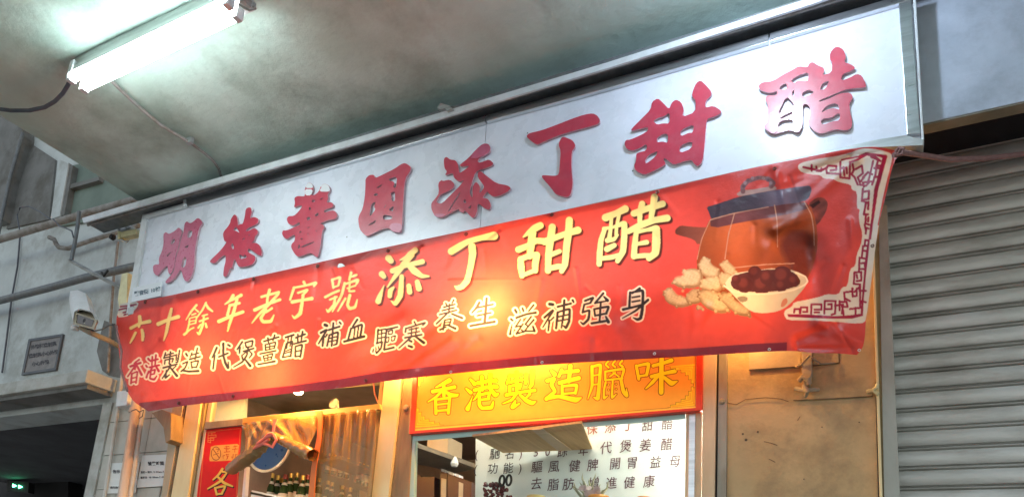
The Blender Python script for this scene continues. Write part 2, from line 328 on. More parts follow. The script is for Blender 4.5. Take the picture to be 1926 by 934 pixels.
class Canvas:
    def __init__(s, x0, y0, x1, y1, ss, base):
        s.x0, s.y0, s.ss = x0, y0, ss; s.w, s.h = int((x1-x0)*ss), int((y1-y0)*ss)
        s.a = np.empty((s.h, s.w, 4), np.float32); s.a[..., :3] = base; s.a[..., 3] = 1
    def _blend(s, X0, Y0, cov, col, th=None):
        v = s.a[Y0:Y0+cov.shape[0], X0:X0+cov.shape[1]]
        if callable(col):
            yy, xx = np.mgrid[Y0:Y0+cov.shape[0], X0:X0+cov.shape[1]]
            c = col(s.x0+(xx+.5)/s.ss, s.y0+(yy+.5)/s.ss)
        else: c = np.array(col, np.float32)
        v[..., :3] = v[..., :3]*(1-cov[..., None]) + c*cov[..., None]
        if th is not None: v[..., 3] = v[..., 3]*(1-cov)+th*cov
    def strokes(s, sts, col, grow=0., dx=0., dy=0., soft=1., th=None, alpha=1.):
        for st in sts:
            r = resample(st); A = np.array(r)
            if A.ndim == 1: A = A[None]
            A = A.copy(); A[:, 0] += dx; A[:, 1] += dy; A[:, 2] += grow
            mr = A[:, 2].max()+2
            X0 = max(0, int((A[:, 0].min()-mr-s.x0)*s.ss)); X1 = min(s.w, int((A[:, 0].max()+mr-s.x0)*s.ss)+1)
            Y0 = max(0, int((A[:, 1].min()-mr-s.y0)*s.ss)); Y1 = min(s.h, int((A[:, 1].max()+mr-s.y0)*s.ss)+1)
            if X1 <= X0 or Y1 <= Y0: continue
            yy, xx = np.mgrid[Y0:Y1, X0:X1].astype(np.float32)
            gx = s.x0+(xx+.5)/s.ss; gy = s.y0+(yy+.5)/s.ss
            d = np.full(gx.shape, 1e9, np.float32)
            for x, y, rr in A: d = np.minimum(d, np.hypot(gx-x, gy-y)-rr)
            cov = np.clip(.5-d*s.ss/soft, 0, 1)*alpha
            s._blend(X0, Y0, cov, col, th)
    def poly(s, pts, col, alpha=1., th=None, soft=0.):
        p = np.array(pts, float)
        X0 = max(0, int((p[:, 0].min()-s.x0)*s.ss)-1); X1 = min(s.w, int((p[:, 0].max()-s.x0)*s.ss)+2)
        Y0 = max(0, int((p[:, 1].min()-s.y0)*s.ss)-1); Y1 = min(s.h, int((p[:, 1].max()-s.y0)*s.ss)+2)
        if X1 <= X0 or Y1 <= Y0: return
        yy, xx = np.mgrid[Y0:Y1, X0:X1]; gx = s.x0+(xx+.5)/s.ss; gy = s.y0+(yy+.5)/s.ss
        ins = np.zeros(gx.shape, bool); dist = np.full(gx.shape, 1e9)
        for i in range(len(p)):
            a, b = p[i], p[(i+1) % len(p)]
            if a[1] != b[1]:
                c = ((a[1] > gy) != (b[1] > gy)) & (gx < (b[0]-a[0])*(gy-a[1])/(b[1]-a[1])+a[0]); ins ^= c
            L2 = ((b-a)**2).sum()+1e-9; t = np.clip(((gx-a[0])*(b[0]-a[0])+(gy-a[1])*(b[1]-a[1]))/L2, 0, 1)
            dist = np.minimum(dist, np.hypot(gx-a[0]-t*(b[0]-a[0]), gy-a[1]-t*(b[1]-a[1])))
        sd = np.where(ins, dist, -dist); k = max(soft, 1/s.ss)
        cov = np.clip(.5+sd/k, 0, 1)*alpha
        s._blend(X0, Y0, cov, col, th)
    def sample(s, px, py):
        fx = np.clip((px-s.x0)*s.ss-.5, 0, s.w-1.001); fy = np.clip((py-s.y0)*s.ss-.5, 0, s.h-1.001)
        ix, iy = fx.astype(int), fy.astype(int); tx, ty = (fx-ix)[..., None], (fy-iy)[..., None]
        a = s.a
        return (a[iy, ix]*(1-tx)+a[iy, ix+1]*tx)*(1-ty)+(a[iy+1, ix]*(1-tx)+a[iy+1, ix+1]*tx)*ty
def grid_mesh(name, pos, col, thin, material, smooth=True):
    nv, nu = pos.shape[:2]
    me = bpy.data.meshes.new(name); me.vertices.add(nu*nv); me.vertices.foreach_set('co', pos.reshape(-1).astype(np.float32))
    i = np.arange((nv-1)*(nu-1)); r, c = i//(nu-1), i % (nu-1); a = r*nu+c
    q = np.stack([a, a+nu, a+nu+1, a+1], 1)
    me.loops.add(q.size); me.loops.foreach_set('vertex_index', q.reshape(-1).astype(np.int32))
    me.polygons.add(len(q)); me.polygons.foreach_set('loop_start', (np.arange(len(q))*4).astype(np.int32))
    me.polygons.foreach_set('use_smooth', np.full(len(q), smooth)); me.update(); me.validate()
    at = me.color_attributes.new('print', 'FLOAT_COLOR', 'POINT')
    rgba = np.ones((nu*nv, 4), np.float32); rgba[:, :3] = col.reshape(-1, 3); at.data.foreach_set('color', rgba.reshape(-1))
    if thin is not None:
        t = me.attributes.new('thin', 'FLOAT', 'POINT'); t.data.foreach_set('value', thin.reshape(-1).astype(np.float32))
    me.materials.append(material); return me
def interp(pts, n):
    p = np.array(pts, float); d = np.r_[0, np.cumsum(np.hypot(*np.diff(p, axis=0).T))]; d /= d[-1]
    t = np.linspace(0, 1, n); out = np.empty((n, 2))
    for k in range(2):
        # smooth (monotone-ish) interpolation
        mm = np.gradient(p[:, k], d); i = np.clip(np.searchsorted(d, t, 'right')-1, 0, len(p)-2)
        h = d[i+1]-d[i]; u = (t-d[i])/h; mm = mm*.8
        out[:, k] = (2*u**3-3*u**2+1)*p[i, k]+(u**3-2*u**2+u)*h*mm[i]+(-2*u**3+3*u**2)*p[i+1, k]+(u**3-u**2)*h*mm[i+1]
    return out
def coons(top, right, bottom, left, nu, nv):
    T, B, Lf, Rt = interp(top, nu), interp(bottom, nu), interp(left, nv), interp(right, nv)
    u = np.linspace(0, 1, nu)[None, :, None]; v = np.linspace(0, 1, nv)[:, None, None]
    g = (1-v)*T[None]+v*B[None]+(1-u)*Lf[:, None]+u*Rt[:, None] - ((1-u)*(1-v)*T[0]+u*(1-v)*T[-1]+(1-u)*v*B[0]+u*v*B[-1])
    return g, u[..., 0]+0*v[..., 0], v[..., 0]+0*u[..., 0]

# ------------------------------------------------------------------ plain lettering from the built-in font
_gl = {}
def glyph(ch, bold):
    k = (ch, bold)
    if k not in _gl:
        c = bpy.data.curves.new('g', 'FONT'); c.body = ch; c.offset = bold; c.resolution_u = 2
        o = bpy.data.objects.new('g', c); COL.objects.link(o)
        me = bpy.data.meshes.new_from_object(o.evaluated_get(bpy.context.evaluated_depsgraph_get()))
        _gl[k] = ([tuple(v.co) for v in me.vertices], [tuple(p.vertices) for p in me.polygons])
        bpy.data.objects.remove(o); bpy.data.curves.remove(c); bpy.data.meshes.remove(me)
    return _gl[k]
def put_char(mb, ch, cx, cy, size, Y, slope=-.09, lean=.0, asp=1., bold=.012, rise=.0):
    vs, fs = glyph(ch, bold)
    if not vs: return
    w = 1. if ord(ch) > 255 or ch in '()' else max(v[0] for v in vs)
    q = []
    for x, y, _ in vs:
        gx = (x-w/2)*size*asp; gy = (y-.38)*size
        gx += lean*gy; gy += rise*gx
        q.append(P(cx+gx+0*gy, cy-gy+slope*gx, Y))
    mb.add(q, fs)

def mpp(px, py, Y): return float(Y/ray(px, py)[1])           # metres per photo pixel there
Z = lambda v: v+EYE

# ------------------------------------------------------------------ lit lamps (own builders)
def lamp_holder_box(mb, p, s): mb.box(p[0]-s, p[0]+s, p[1]-s, p[1]+s, p[2]-s, p[2]+s)
tl = thing('fluorescent_light', 'lit twin tube fluorescent light fixed under the sloping grey ceiling', 'ceiling light', None, PZ(290, 80, Z(3.0)))
zt = Z(2.865)
A0, A1 = PZ(136, 146, zt), PZ(432, 4, zt); B0, B1 = PZ(160, 163, zt), PZ(449, 27, zt)
inv = Matrix.Translation(tl.location).inverted()
def child(mb, name, m_, root, smooth=False, bevel=0):
    o = mb.build(name, m_, root, smooth, bevel); o.matrix_parent_inverse = Matrix.Translation(-Vector(root.location)); return o
ym = (A0[1]+B0[1])/2
for a, b in ((A0, A1), (B0, B1)):
    t = MB(); t.tube([a, b], .026, 14); child(t, 'tube', M['tube'], tl, True)
    for e, d in ((a, 1), (b, -1)):
        h = MB(); h.box(e[0]-.02, e[0]+.012, e[1]-.02, e[1]+.02, e[2]-.03, Z(2.965)); child(h, 'tube_holder', M['steel_white'], tl)
h = MB(); h.box(A0[0]-.03, A1[0]+.05, ym-.050, ym+.058, Z(2.897), Z(2.935)); h.box(A0[0]-.03, A1[0]+.05, ym-.032, ym+.032, Z(2.9352), Z(3.015)); child(h, 'housing', M['alu_dull'], tl)
h = MB(); h.tube([(A1[0]+.03, ym-.02, zt), (A1[0]+.07, ym+.01, zt-.02), (A1[0]+.06, ym+.05, zt+.03), (A1[0]+.03, ym+.03, zt+.05)], .006, 8); h.box(A1[0]+.03, A1[0]+.06, ym-.02, ym+.025, zt+.01, zt+.05)
child(h, 'wire_bundle', M['pipe_grey'], tl)
bl = thing('ceiling_bulb', 'bare cool white bulb in a holder under the ceiling right of the tube light', 'ceiling bulb', None, (-.394, 2.35, Z(3.0)))
t = MB(); t.lathe((-.394, 2.35, Z(2.94)), (0, 0, -1), [(0, .018), (.02, .028), (.05, .048), (.08, .052), (.11, .04), (.13, .012)], 18); child(t, 'bulb', M['bulb'], bl, True)
t = MB(); t.lathe((-.394, 2.35, Z(3.012)), (0, 0, -1), [(0, .05), (.02, .048), (.03, .022), (.075, .02)], 18); child(t, 'holder', M['steel_white'], bl, True)
def warm_lamp(px, py, Y, label, sz=1.):
    p = np.array(P(px, py, Y)); o = thing('clamp_lamp', label, 'lamp', 'warm lamps hung behind the red banner', tuple(p))
    t = MB(); t.lathe(p+[0, 0, -.05], (0, 0, 1), [(a*sz, b*sz) for a, b in ((0, .004), (.012, .026), (.04, .035), (.07, .026), (.095, .014))], 16); child(t, 'bulb', M['warm'], o, True)
    t = MB(); t.lathe(p+[0, 0, -.05+.09*sz], (0, 0, 1), [(0, .02), (.05, .02), (.06, .008)], 14); t.tube([p+[0, 0, .09], p+[0, .03, .14], [p[0], 3.41, p[2]+.14]], .006, 8); child(t, 'socket', M['pipe_dark'], o, True)
    return o
warm_lamp(562, 728, 3.27, 'small warm bulb peeping out below the red banner edge over the curtain')
warm_lamp(742, 668, 3.27, 'small warm bulb behind the banner above the cream door post', .55)
warm_lamp(440, 690, 3.29, 'small warm bulb behind the left third of the banner', .8)
warm_lamp(1400, 580, 3.25, 'small warm bulb behind the banner in front of the plaster pier', .42)
warm_lamp(950, 604, 3.2, 'small warm bulb glowing through the middle of the red banner', 1.25)
rl = thing('room_light', 'white tube light on the shop ceiling behind the yellow sign', 'ceiling light', None, (-1.6, 3.66, Z(1.74)))
t = MB(); t.tube([(-2.45, 3.66, Z(1.69)), (-1.0, 3.66, Z(1.69))], .018, 10); child(t, 'tube', M['room_lamp'], rl, True)
t = MB(); t.box(-2.48, -.97, 3.63, 3.69, Z(1.712), Z(1.745)); child(t, 'housing', M['steel_white'], rl)
pl_b, pl_t = np.array(P(412, 960, 3.56)), np.array(P(420, 830, 3.56))
pl_ = thing('upright_light', 'upright white tube light standing behind the red door poster', 'lamp', None, tuple(pl_b))  # hidden tube added to brighten the bottles
t = MB(); t.tube([pl_b, pl_t], .012, 10); child(t, 'tube', M['room_lamp'], pl_, True)
t = MB(); t.box(pl_b[0]-.05, pl_b[0]-.02, 3.53, 3.59, pl_b[2]-.05, pl_t[2]+.03); child(t, 'housing', M['steel_white'], pl_)
vl_b, vl_t = np.array(P(1328, 934, 3.52)), np.array(P(1331, 700, 3.52))
vl = thing('upright_light', 'upright white tube light behind the right window post', 'lamp', None, tuple(vl_b))  # hidden tube added to brighten the window poster
t = MB(); t.tube([vl_b, vl_t], .007, 10); child(t, 'tube', M['room_lamp'], vl, True)
t = MB(); t.box(vl_b[0]+.02, vl_b[0]+.05, 3.49, 3.55, vl_b[2]-.05, vl_t[2]+.05); child(t, 'housing', M['steel_white'], vl)

# ------------------------------------------------------------------ setting
g = MB(); g.add([(-60, -60, 0), (60, -60, 0), (60, 60, 0), (-60, 60, 0)], [(0, 1, 2, 3)]); tag(g.build('ground', M['ground']), kind='structure')
# covered walkway ceiling: one slab with slightly uneven underside
nx, ny = 90, 60; cx = np.linspace(-4.94, 3.2, nx); cy = np.linspace(-1.2, 3.12, ny)
g = MB(); vs = []
for j in range(ny):
    for i in range(nx):
        x, y = cx[i], cy[j]
        z = 3.02 + .006*math.sin(2.1*x+1.3*y)+.005*math.sin(3.7*y-1.1*x) - .05*math.exp(-((x+4.5)/.34)**2)
        vs.append((x, y, Z(z)))
g.add(vs, [(j*nx+i, (j+1)*nx+i, (j+1)*nx+i+1, j*nx+i+1) for j in range(ny-1) for i in range(nx-1)])
g.box(-4.94, 3.2, -1.2, 3.12, Z(3.06), Z(3.25))
tag(g.build('ceiling', M['ceiling'], None, True), kind='structure')

# upper facade and entrance wall on the left
wl = thing('entrance_wall', 'pale grey painted wall with pipes left of the shop sign', 'wall')
xj = -1.608*3.45
g = MB(); g.box(-11, -4.30, 3.45, 3.75, Z(1.60), Z(7.5)); g.box(xj, -4.66, 3.45, 3.75, 0, Z(1.60)); g.box(-11, -9.2, 3.45, 3.75, 0, Z(1.60)); g.build('wall_face', M['facade'], wl)
g = MB(); g.prism([(182, 660), (187, 635), (196, 602), (224, 612), (240, 640), (236, 712), (205, 706), (192, 696)], 3.446, .003); g.build('bare_patch', M['facade_dark'], wl)
g = MB(); g.prism([(111, 299), (129, 308), (112, 406), (95, 412)], 3.36, .09); g.build('pilaster', M['facade'], wl)
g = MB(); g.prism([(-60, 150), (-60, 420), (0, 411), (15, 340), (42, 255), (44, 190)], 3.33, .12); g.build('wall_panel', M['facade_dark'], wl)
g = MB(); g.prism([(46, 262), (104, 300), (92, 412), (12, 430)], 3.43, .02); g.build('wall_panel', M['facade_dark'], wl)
wn = thing('upper_window', 'green shaded window recess high between pilaster and ceiling edge', 'window')
g = MB(); g.prism([(131, 312), (190, 300), (262, 378), (250, 400), (114, 425)], 3.425, .02); g.build('pane', M['facade_green'], wn)
g = MB(); g.prism([(119, 350), (186, 332), (186, 339), (118, 358)], 3.38, .045); g.build('transom', M['facade_dark'], wn)
g = MB(); g.prism([(129, 306), (137, 311), (121, 404), (112, 406)], 3.37, .06); g.build('window_frame', M['facade_dark'], wn)  # pilaster's side, its shade put into a darker colour
# tiles at the shop's left jamb
random.seed(3)
xs = [-1.572*3.45, -1.50*3.45, -1.43*3.45, -4.68]; zs = [.35, .62, .89, 1.16, 1.43, 1.6]
for i in range(3):
    for j in range(5):
        g = MB(); d = random.uniform(0, .003); g.box(xs[i]+.003, xs[i+1]-.003, 3.437-d, 3.4495, Z(zs[j]+.003), Z(zs[j+1]-.003)); g.build('tile', M['tile'], wl)
g = MB(); g.box(-1.608*3.45+.002, -1.574*3.45, 3.425, 3.4495, 0, Z(1.595)); g.build('door_jamb', M['conc'], wl)
# concrete canopy
cn = thing('entrance_canopy', 'pale concrete canopy slab over the dark entrance at lower left', 'canopy')
zb, zt2 = Z(.527*3.2), Z(.56*3.2)
g = MB(); g.box(-11, -1.706*3.2, 3.2, 3.449, zb, zt2); g.build('slab', M['conc'], cn, bevel=.006)
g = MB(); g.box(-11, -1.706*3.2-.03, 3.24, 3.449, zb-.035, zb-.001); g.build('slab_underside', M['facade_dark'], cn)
g = MB(); g.prism([(171, 695.5), (226, 716.5), (220, 735), (166.5, 716)], 3.19, .001)
# entrance lobby
g = MB(); g.box(-11, xj, 3.76, 6.2, Z(1.62), Z(1.7)); g.box(-11, xj, 6.2, 6.3, 0, Z(1.62)); g.box(xj-.0, xj+.1, 3.76, 6.2, 0, Z(1.62)); tag(g.build('lobby_wall', M['dark2']), kind='structure')
g = MB(); g.prism([(-60, 780), (8, 800), (144, 843), (130, 885), (-60, 850)], 5.6, .3); tag(g.build('lobby_beam', M['dark2']), kind='structure')
g = MB(); g.prism([(-60, 860), (128, 890), (128, 960), (-60, 960)], 5.75, .2); tag(g.build('lobby_recess', M['dark']), kind='structure')
ld = thing('alarm_panel', 'black box with two small glowing green lights inside the dark entrance', 'alarm box')
g = MB(); g.prism([(14, 902), (54, 906), (53, 926), (12, 922)], 5.5, .08); g.build('case', M['blackgap'], ld)
for cx_, cy_ in ((27, 912), (38, 914)):
    g = MB(); g.prism([(cx_-3.5, cy_-3), (cx_+3.5, cy_+.4), (cx_-3.3, cy_+3)], 5.49, .008); g.build('indicator_light', M['led'], ld)

# plaque
pq = thing('wall_plaque', 'small dark weathered plaque with faint lettering on the left wall', 'plaque')
g = MB(); g.prism([(56.5, 640), (115, 630.5), (102.5, 692), (43, 701)], 3.437, .008); g.build('face', M['plaque'], pq)
g = MB(); g.prism([(53.5, 637), (118, 627), (104.5, 695), (40, 704.5)], 3.43, .018, holes=[[(57.5, 641), (114, 632), (102, 691), (44.5, 700)]]); g.build('plaque_frame', M['plaque_edge'], pq)
g = MB()
for row, (y0, xs_) in enumerate(((652, range(58, 106, 8)), (668, range(54, 104, 8)), (684, range(60, 90, 8)))):
    for k, x in enumerate(xs_):
        ch = '外牆批盪剝落小心'[(row*3+k) % 8]
        put_char(g, ch, x+4, y0-(x-58)*.16, 8.6, 3.435, -.16, lean=-.16, bold=.03)
g.build('lettering', M['ink'], pq)

# pipes, brackets, wires on the left wall
def pipe(name, label, pts, rpx, Y, m_, cat='pipe', group=None, seg=12, extra=None):
    g = MB(); Ys = Y if isinstance(Y, (list, tuple)) else [Y]*len(pts)
    q = [P(x, y, yy) for (x, y), yy in zip(pts, Ys)]; r = rpx*mpp(pts[0][0], pts[0][1], Ys[0]); g.tube(q, r, seg)
    if extra: extra(g, r)
    return tag(g.build(name, m_, None, True), label, cat, group)
pipe('water_pipe', 'thick grey pipe running across the left wall just below the aluminium channel', [(-60, 468), (0, 450), (150, 405), (262, 374)], 6.5, 3.17, M['pipe_grey'])
pipe('gas_pipe', 'dark grey pipe running behind the security camera towards the sign', [(-60, 582), (0, 565), (100, 539), (160, 522), (262, 499)], 6.5, 3.3, M['pipe_dark'])
pipe('elbow_pipe', 'thin bent pipe under the thick grey pipe on left wall', [(93, 446), (102, 450), (106, 459), (111, 465), (128, 467), (171, 452), (262, 424)], 4, 3.36, M['pipe_grey'])
pipe('conduit_pipe', 'thin vertical conduit at the far left upper wall', [(43, 250), (20, 330), (2, 412), (-5, 450)], 3, 3.31, M['pipe_dark'])
br = thing('pipe_bracket', 'galvanised bracket bar hanging from the grey pipe and bending right to the sign', 'bracket')
g = MB(); g.tube([P(149, 398, 3.1), P(146, 425, 3.1), P(140, 460, 3.1), P(134, 490, 3.1)], 4*mpp(140, 450, 3.1), 6); g.build('hanger', M['pipe_dark'], br)
g = MB(); g.tube([P(131, 489, 3.1), P(180, 516, 3.14), P(228, 541, 3.2)], 3.6*mpp(140, 450, 3.1), 4); g.build('strut', M['alu_dull'], br)
g = MB(); g.tube([P(191, 512, 3.1), P(195, 519, 3.08), P(203, 508, 3.1)], 2*mpp(140, 450, 3.1), 6); g.build('hook', M['blackgap'], br)
tag(MB().prism([(229, 515), (240, 512), (238, 572), (224, 580), (222, 560)], 3.16, .05).build('sign_post', M['brass']), 'short cream metal post behind the lower left corner of the sign', 'post')
pipe('wall_cable', 'thin dark cable running down the left wall from the grey pipe past the plaque', [(38, 440), (33, 500), (22, 560), (12, 640), (4, 700)], 1.5, 3.43, M['cable'], 'cable')
pipe('grey_conduit', 'slim grey conduit dropping behind the security camera to the canopy', [(222, 455), (214, 520), (208, 600), (203, 700)], 2.4, 3.42, M['pipe_grey'])
pipe('loose_wire', 'thin loose wire looping above the grey pipe', [(37, 433), (32, 405), (38, 390), (55, 388), (75, 398), (95, 412)], 1.2, 3.15, M['cable'], 'wire')
pipe('drooping_wire', 'dark wire drooping from the grey pipe to the bracket', [(100, 412), (112, 425), (122, 428), (135, 434), (138, 446)], 1.3, 3.08, M['cable'], 'wire')
jb = thing('brass_clamp', 'small pale brass terminal block with black knob beside the sign corner', 'terminal block')
g = MB(); g.prism([(226.5, 436.5), (256, 429.7), (256.5, 439.5), (226.5, 446)], 3.12, .05); g.build('block', M['brass'], jb)
g = MB(); g.prism([(221, 434.5), (225, 434), (225, 448.5), (221, 449)], 3.115, .05); g.build('end_plate', M['brass'], jb)
g = MB(); g.lathe(P(208, 443.8, 3.12), (0, 1, 0), [(0, .006), (.001, .022), (.03, .024), (.04, .01)], 14); g.build('knob', M['blackgap'], jb, True)
g = MB(); g.tube([P(212.8, 416, 3.12), P(224.4, 431.4, 3.14)], .009, 6); g.tube([P(234, 421, 3.12), P(239, 430, 3.14)], .009, 6); g.tube([P(225, 449, 3.13), P(238, 455, 3.13), P(241, 452, 3.13)], .008, 6); g.box(P(222, 432, 3.14)[0], P(246, 426, 3.14)[0], 3.14, 3.18, P(230, 434, 3.14)[2], P(230, 428, 3.14)[2]); g.build('arm', M['alu_dull'], jb)

# security camera: hood lofted from the front frame back and up
sc = thing('security_camera', 'white hooded security camera on a bent arm beside the red banner', 'camera')
def loft(a, b, ya, yb, n=1):
    g = MB(); A = [P(x, y, ya) for x, y in a]; B = [P(x, y, yb) for x, y in b]
    return g.hexa(A, B)
hood_f = smooth_loop([(140, 587), (144, 584), (163, 587), (184, 600), (183, 604), (160, 593), (143, 590)], 1)
hood_b = smooth_loop([(131, 556), (133, 548), (148, 546), (166, 560), (168, 566), (150, 562), (133, 560)], 1)
g = MB(); 
fr = [(137, 603), (140, 585), (151, 580), (170, 585), (182, 595), (185, 605)]
mb_ = [(132, 582), (136, 563), (150, 561), (165, 568), (175, 580), (179, 590)]
bk = [(130, 562), (132, 547), (146, 545), (161, 551), (171, 563), (174, 573)]
rows = [(fr, 2.86), (mb_, 2.95), (bk, 3.06), ([(134, 553), (136, 550), (145, 550), (156, 555), (163, 562), (166, 569)], 3.08)]
vs = []
for row, yy in rows: vs += [P(x, y, yy+.0*k) for k, (x, y) in enumerate(row)]
for row, yy in rows: vs += [P(x+.8, y+2.2, yy+.01) for k, (x, y) in enumerate(row)]
n = 6; R4 = len(rows)
fs = [(r*n+k, r*n+k+1, (r+1)*n+k+1, (r+1)*n+k) for r in range(R4-1) for k in range(n-1)]
o_ = R4*n; fs += [(o_+r*n+k, o_+(r+1)*n+k, o_+(r+1)*n+k+1, o_+r*n+k+1) for r in range(R4-1) for k in range(n-1)]
fs += [(k, o_+k, o_+k+1, k+1) for k in range(n-1)] + [((R4-1)*n+k, (R4-1)*n+k+1, o_+(R4-1)*n+k+1, o_+(R4-1)*n+k) for k in range(n-1)]
fs += [(r*n, (r+1)*n, o_+(r+1)*n, o_+r*n) for r in range(R4-1)] + [(r*n+n-1, o_+r*n+n-1, o_+(r+1)*n+n-1, (r+1)*n+n-1) for r in range(R4-1)]
g.add(vs, fs); g.build('hood', M['cam_white'], sc, True)
g = MB(); g.hexa([P(x, y, 2.88) for x, y in [(142, 588), (180, 601), (174, 617), (140, 608)]], [P(x, y, 3.06) for x, y in [(135, 556), (165, 568), (164, 588), (137, 580)]]); g.build('body', M['cam_trim'], sc, bevel=.004)
g = MB(); g.prism([(145, 590.5), (177, 602), (172, 613.5), (143.5, 606)], 2.874, .004); g.build('front_glass', M['cam_glass'], sc)
g = MB(); g.lathe(P(158, 602, 2.873), (0, 1, 0), [(0, .004), (.0005, .016), (.003, .016)], 16); g.build('lens', M['blackgap'], sc, True)
g = MB(); g.prism([(140, 586), (183, 601), (176, 619), (138, 609)], 2.87, .012, holes=[[(144, 590), (178, 602), (172.5, 614.5), (142.5, 606.5)]]); g.build('front_frame', M['cam_trim'], sc)
g = MB(); g.tube([P(150, 615, 2.93), P(168, 624, 2.97), P(188, 633, 3.1), P(206, 640, 3.25), P(224, 652, 3.44)], [.016, .02, .02, .019, .02], 8); g.build('arm', M['cam_trim'], sc, True)
g = MB(); g.lathe(P(142, 613, 2.92), (0, 0, -1), [(0, .02), (.012, .03), (.03, .024), (.035, .008)], 14); g.build('pivot', M['cam_white'], sc, True)
g = MB(); g.tube([P(164, 617, 2.95), P(178, 622, 3.0), P(192, 619, 3.1), P(204, 612, 3.25), P(216, 609, 3.42)], .006, 8); g.build('camera_cable', M['cable'], sc, True)

# junction box, downpipes, notices
g = MB(); g.prism([(220, 735), (241, 733), (238, 761), (217, 764)], 3.33, .115); tag(g.build('junction_box', M['cam_white'], bevel=.004), 'small white junction box under the banner left corner', 'junction box')
pipe('cable_conduit', 'thin cream conduit dropping from the canopy past the white junction box', [(231, 700), (226, 735), (222, 768), (208, 860), (192, 960)], 3, 3.41, M['pipe_white'])
def coll(g, r): g.tube([P(254, 768, 3.33), P(252, 776, 3.33)], r*1.2, 14)
pipe('down_pipe', 'thick drainpipe streaked orange and white left of the shop door', [(257, 752), (250, 800), (240, 870), (226, 960)], 8.5, 3.33, M['pipe_rust'], extra=coll)
pipe('waste_pipe', 'slim white pipe right beside the orange streaked drainpipe', [(270, 762), (264, 800), (254, 870), (241, 960)], 4.5, 3.37, M['pipe_white'])
pipe('tie_wire', 'dark wire knotted round the drainpipe top', [(247, 772), (256, 769), (262, 774), (270, 770), (268, 782), (262, 786)], 1.0, 3.28, M['cable'], 'wire')
g = MB(); g.prism([(285, 776), (304, 769), (322, 776), (321, 826), (311, 832), (307, 803), (297, 790)], 3.3, .14); tag(g.build('wall_corbel', M['wood_old'], bevel=.004), 'brown stained bracket on the tiled wall under the banner', 'bracket')
def notice(label, quad, rows, name='paper_notice'):
    o = thing(name, label, 'notice'); g = MB(); g.prism(quad, 3.425, .006); g.build('sheet', M['paper'], o)
    for txt, x, y, s, b in rows:
        g = MB()
        for ch in txt:
            adv = s*(1 if ord(ch) > 255 else .58)
            if ch != ' ': put_char(g, ch, x+adv/2, y-.03*(x-270), s, 3.4225, -.03, lean=-.14, bold=b)
            x += adv
        g.build('lettering', M['ink'], o)
    return o
notice('white paper notice with opening hours on the tiles by the door', [(268, 855.5), (315, 853.5), (306, 913), (257, 916)],
       [('營業時間', 278, 871, 7.6, .03), ('星期一至六 9:00am-7:00pm', 264.5, 887, 4.3, .03), ('星期日 10:00am-7:00pm', 264, 897, 4.3, .03)])
notice('white paper notice half hidden behind the orange streaked drainpipe', [(209, 870), (262, 868), (254, 926), (197, 927)],
       [('告示', 212, 884, 7, .03), ('請勿停留', 207, 914, 5, .02)])

# ------------------------------------------------------------------ beam, channel and sign
bm_ = thing('fascia_beam', 'bluish white painted concrete beam behind and right of the sign', 'beam')
g = MB(); g.box(-4.94, 3.2, 3.12, 3.18, Z(2.257), Z(3.018)); g.build('beam_face', M['beam'], bm_)
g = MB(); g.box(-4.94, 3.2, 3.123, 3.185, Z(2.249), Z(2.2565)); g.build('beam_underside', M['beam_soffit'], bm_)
ch = thing('aluminium_channel', 'long pale aluminium channel running above the sign under the ceiling', 'channel')
g = MB(); g.prism([(154, 410), (300, 366), (660, 262), (1140, 118), (1500, 4), (1760, -82), (1760, -70), (1500, 16.5), (1140, 129), (660, 273), (300, 377.5), (157, 419)], 2.93, .012); g.build('front_lip', M['steel_white'], ch)
g = MB(); g.hexa([P(157, 417, 2.944), P(1760, -72, 2.944), P(1760, -78, 2.944), P(157, 411, 2.944)], [P(157, 417, 2.944)[:1]+(3.115,)+P(157, 417, 2.944)[2:], P(1760, -72, 2.944)[:1]+(3.115,)+P(1760, -72, 2.944)[2:], P(1760, -78, 2.944)[:1]+(3.115,)+P(1760, -78, 2.944)[2:], P(157, 411, 2.944)[:1]+(3.115,)+P(157, 411, 2.944)[2:]]); g.build('channel_tray', M['pipe_dark'], ch)
a_, b_ = P(157, 417, 2.944), P(1760, -72, 2.944)
g = MB(); g.tube([(a_[0]+.01, 2.975, a_[2]-.012), (b_[0], 2.975, b_[2]-.012)], .011, 6); g.build('inner_rib', M['pipe_grey'], ch)
hk = MB(); hk.prism([(822, 203), (828, 194), (845, 199), (851, 204), (840, 208), (836, 204), (829, 206)], 2.91, .03); tag(hk.build('metal_clip', M['alu_dull']), 'small metal clip standing on the channel above the middle of the sign', 'clip')

sg = thing('shop_sign', 'long white sign board with eight raised red characters under the ceiling', 'sign')
DS = 3.05
seam = [(915.5, 200), (903, 440)]
g = MB(); g.prism([(267, 412), (915, 218), (902, 436), (236, 592)], DS, .03); g.build('panel', M['sign'], sg)
g = MB(); g.prism([(916.2, 217.6), (1719, -4), (1738, 268), (903.2, 435.7)], DS-.0015, .03); g.build('panel', M['sign'], sg)
g = MB(); g.box(P(300, 480, 3.1)[0], P(1700, 200, 3.1)[0], 3.082, 3.119, P(1700, 200, 3.1)[2]-.2, P(900, 240, 3.1)[2]); g.build('backing', M['alu_dull'], sg)
def strip(px, m_, Y=3.03, d=.03, name='frame'): return MB().prism(px, Y, d).build(name, m_, sg, bevel=.002)
strip([(267, 406), (276, 412), (249, 584), (237, 590)], M['steel_white'])
strip([(267, 404), (350, 380.5), (350, 389), (270, 412)], M['steel_white'])
strip([(343, 370), (660, 290), (912, 217.5), (912, 229), (660, 303.5), (356, 388), (348, 384)], M['alu'], 3.025, .035)
strip([(914.5, 216.8), (1140, 151), (1445, 63), (1445, 78), (1140, 166.5), (914.5, 228.3)], M['alu'], 3.0235, .035)
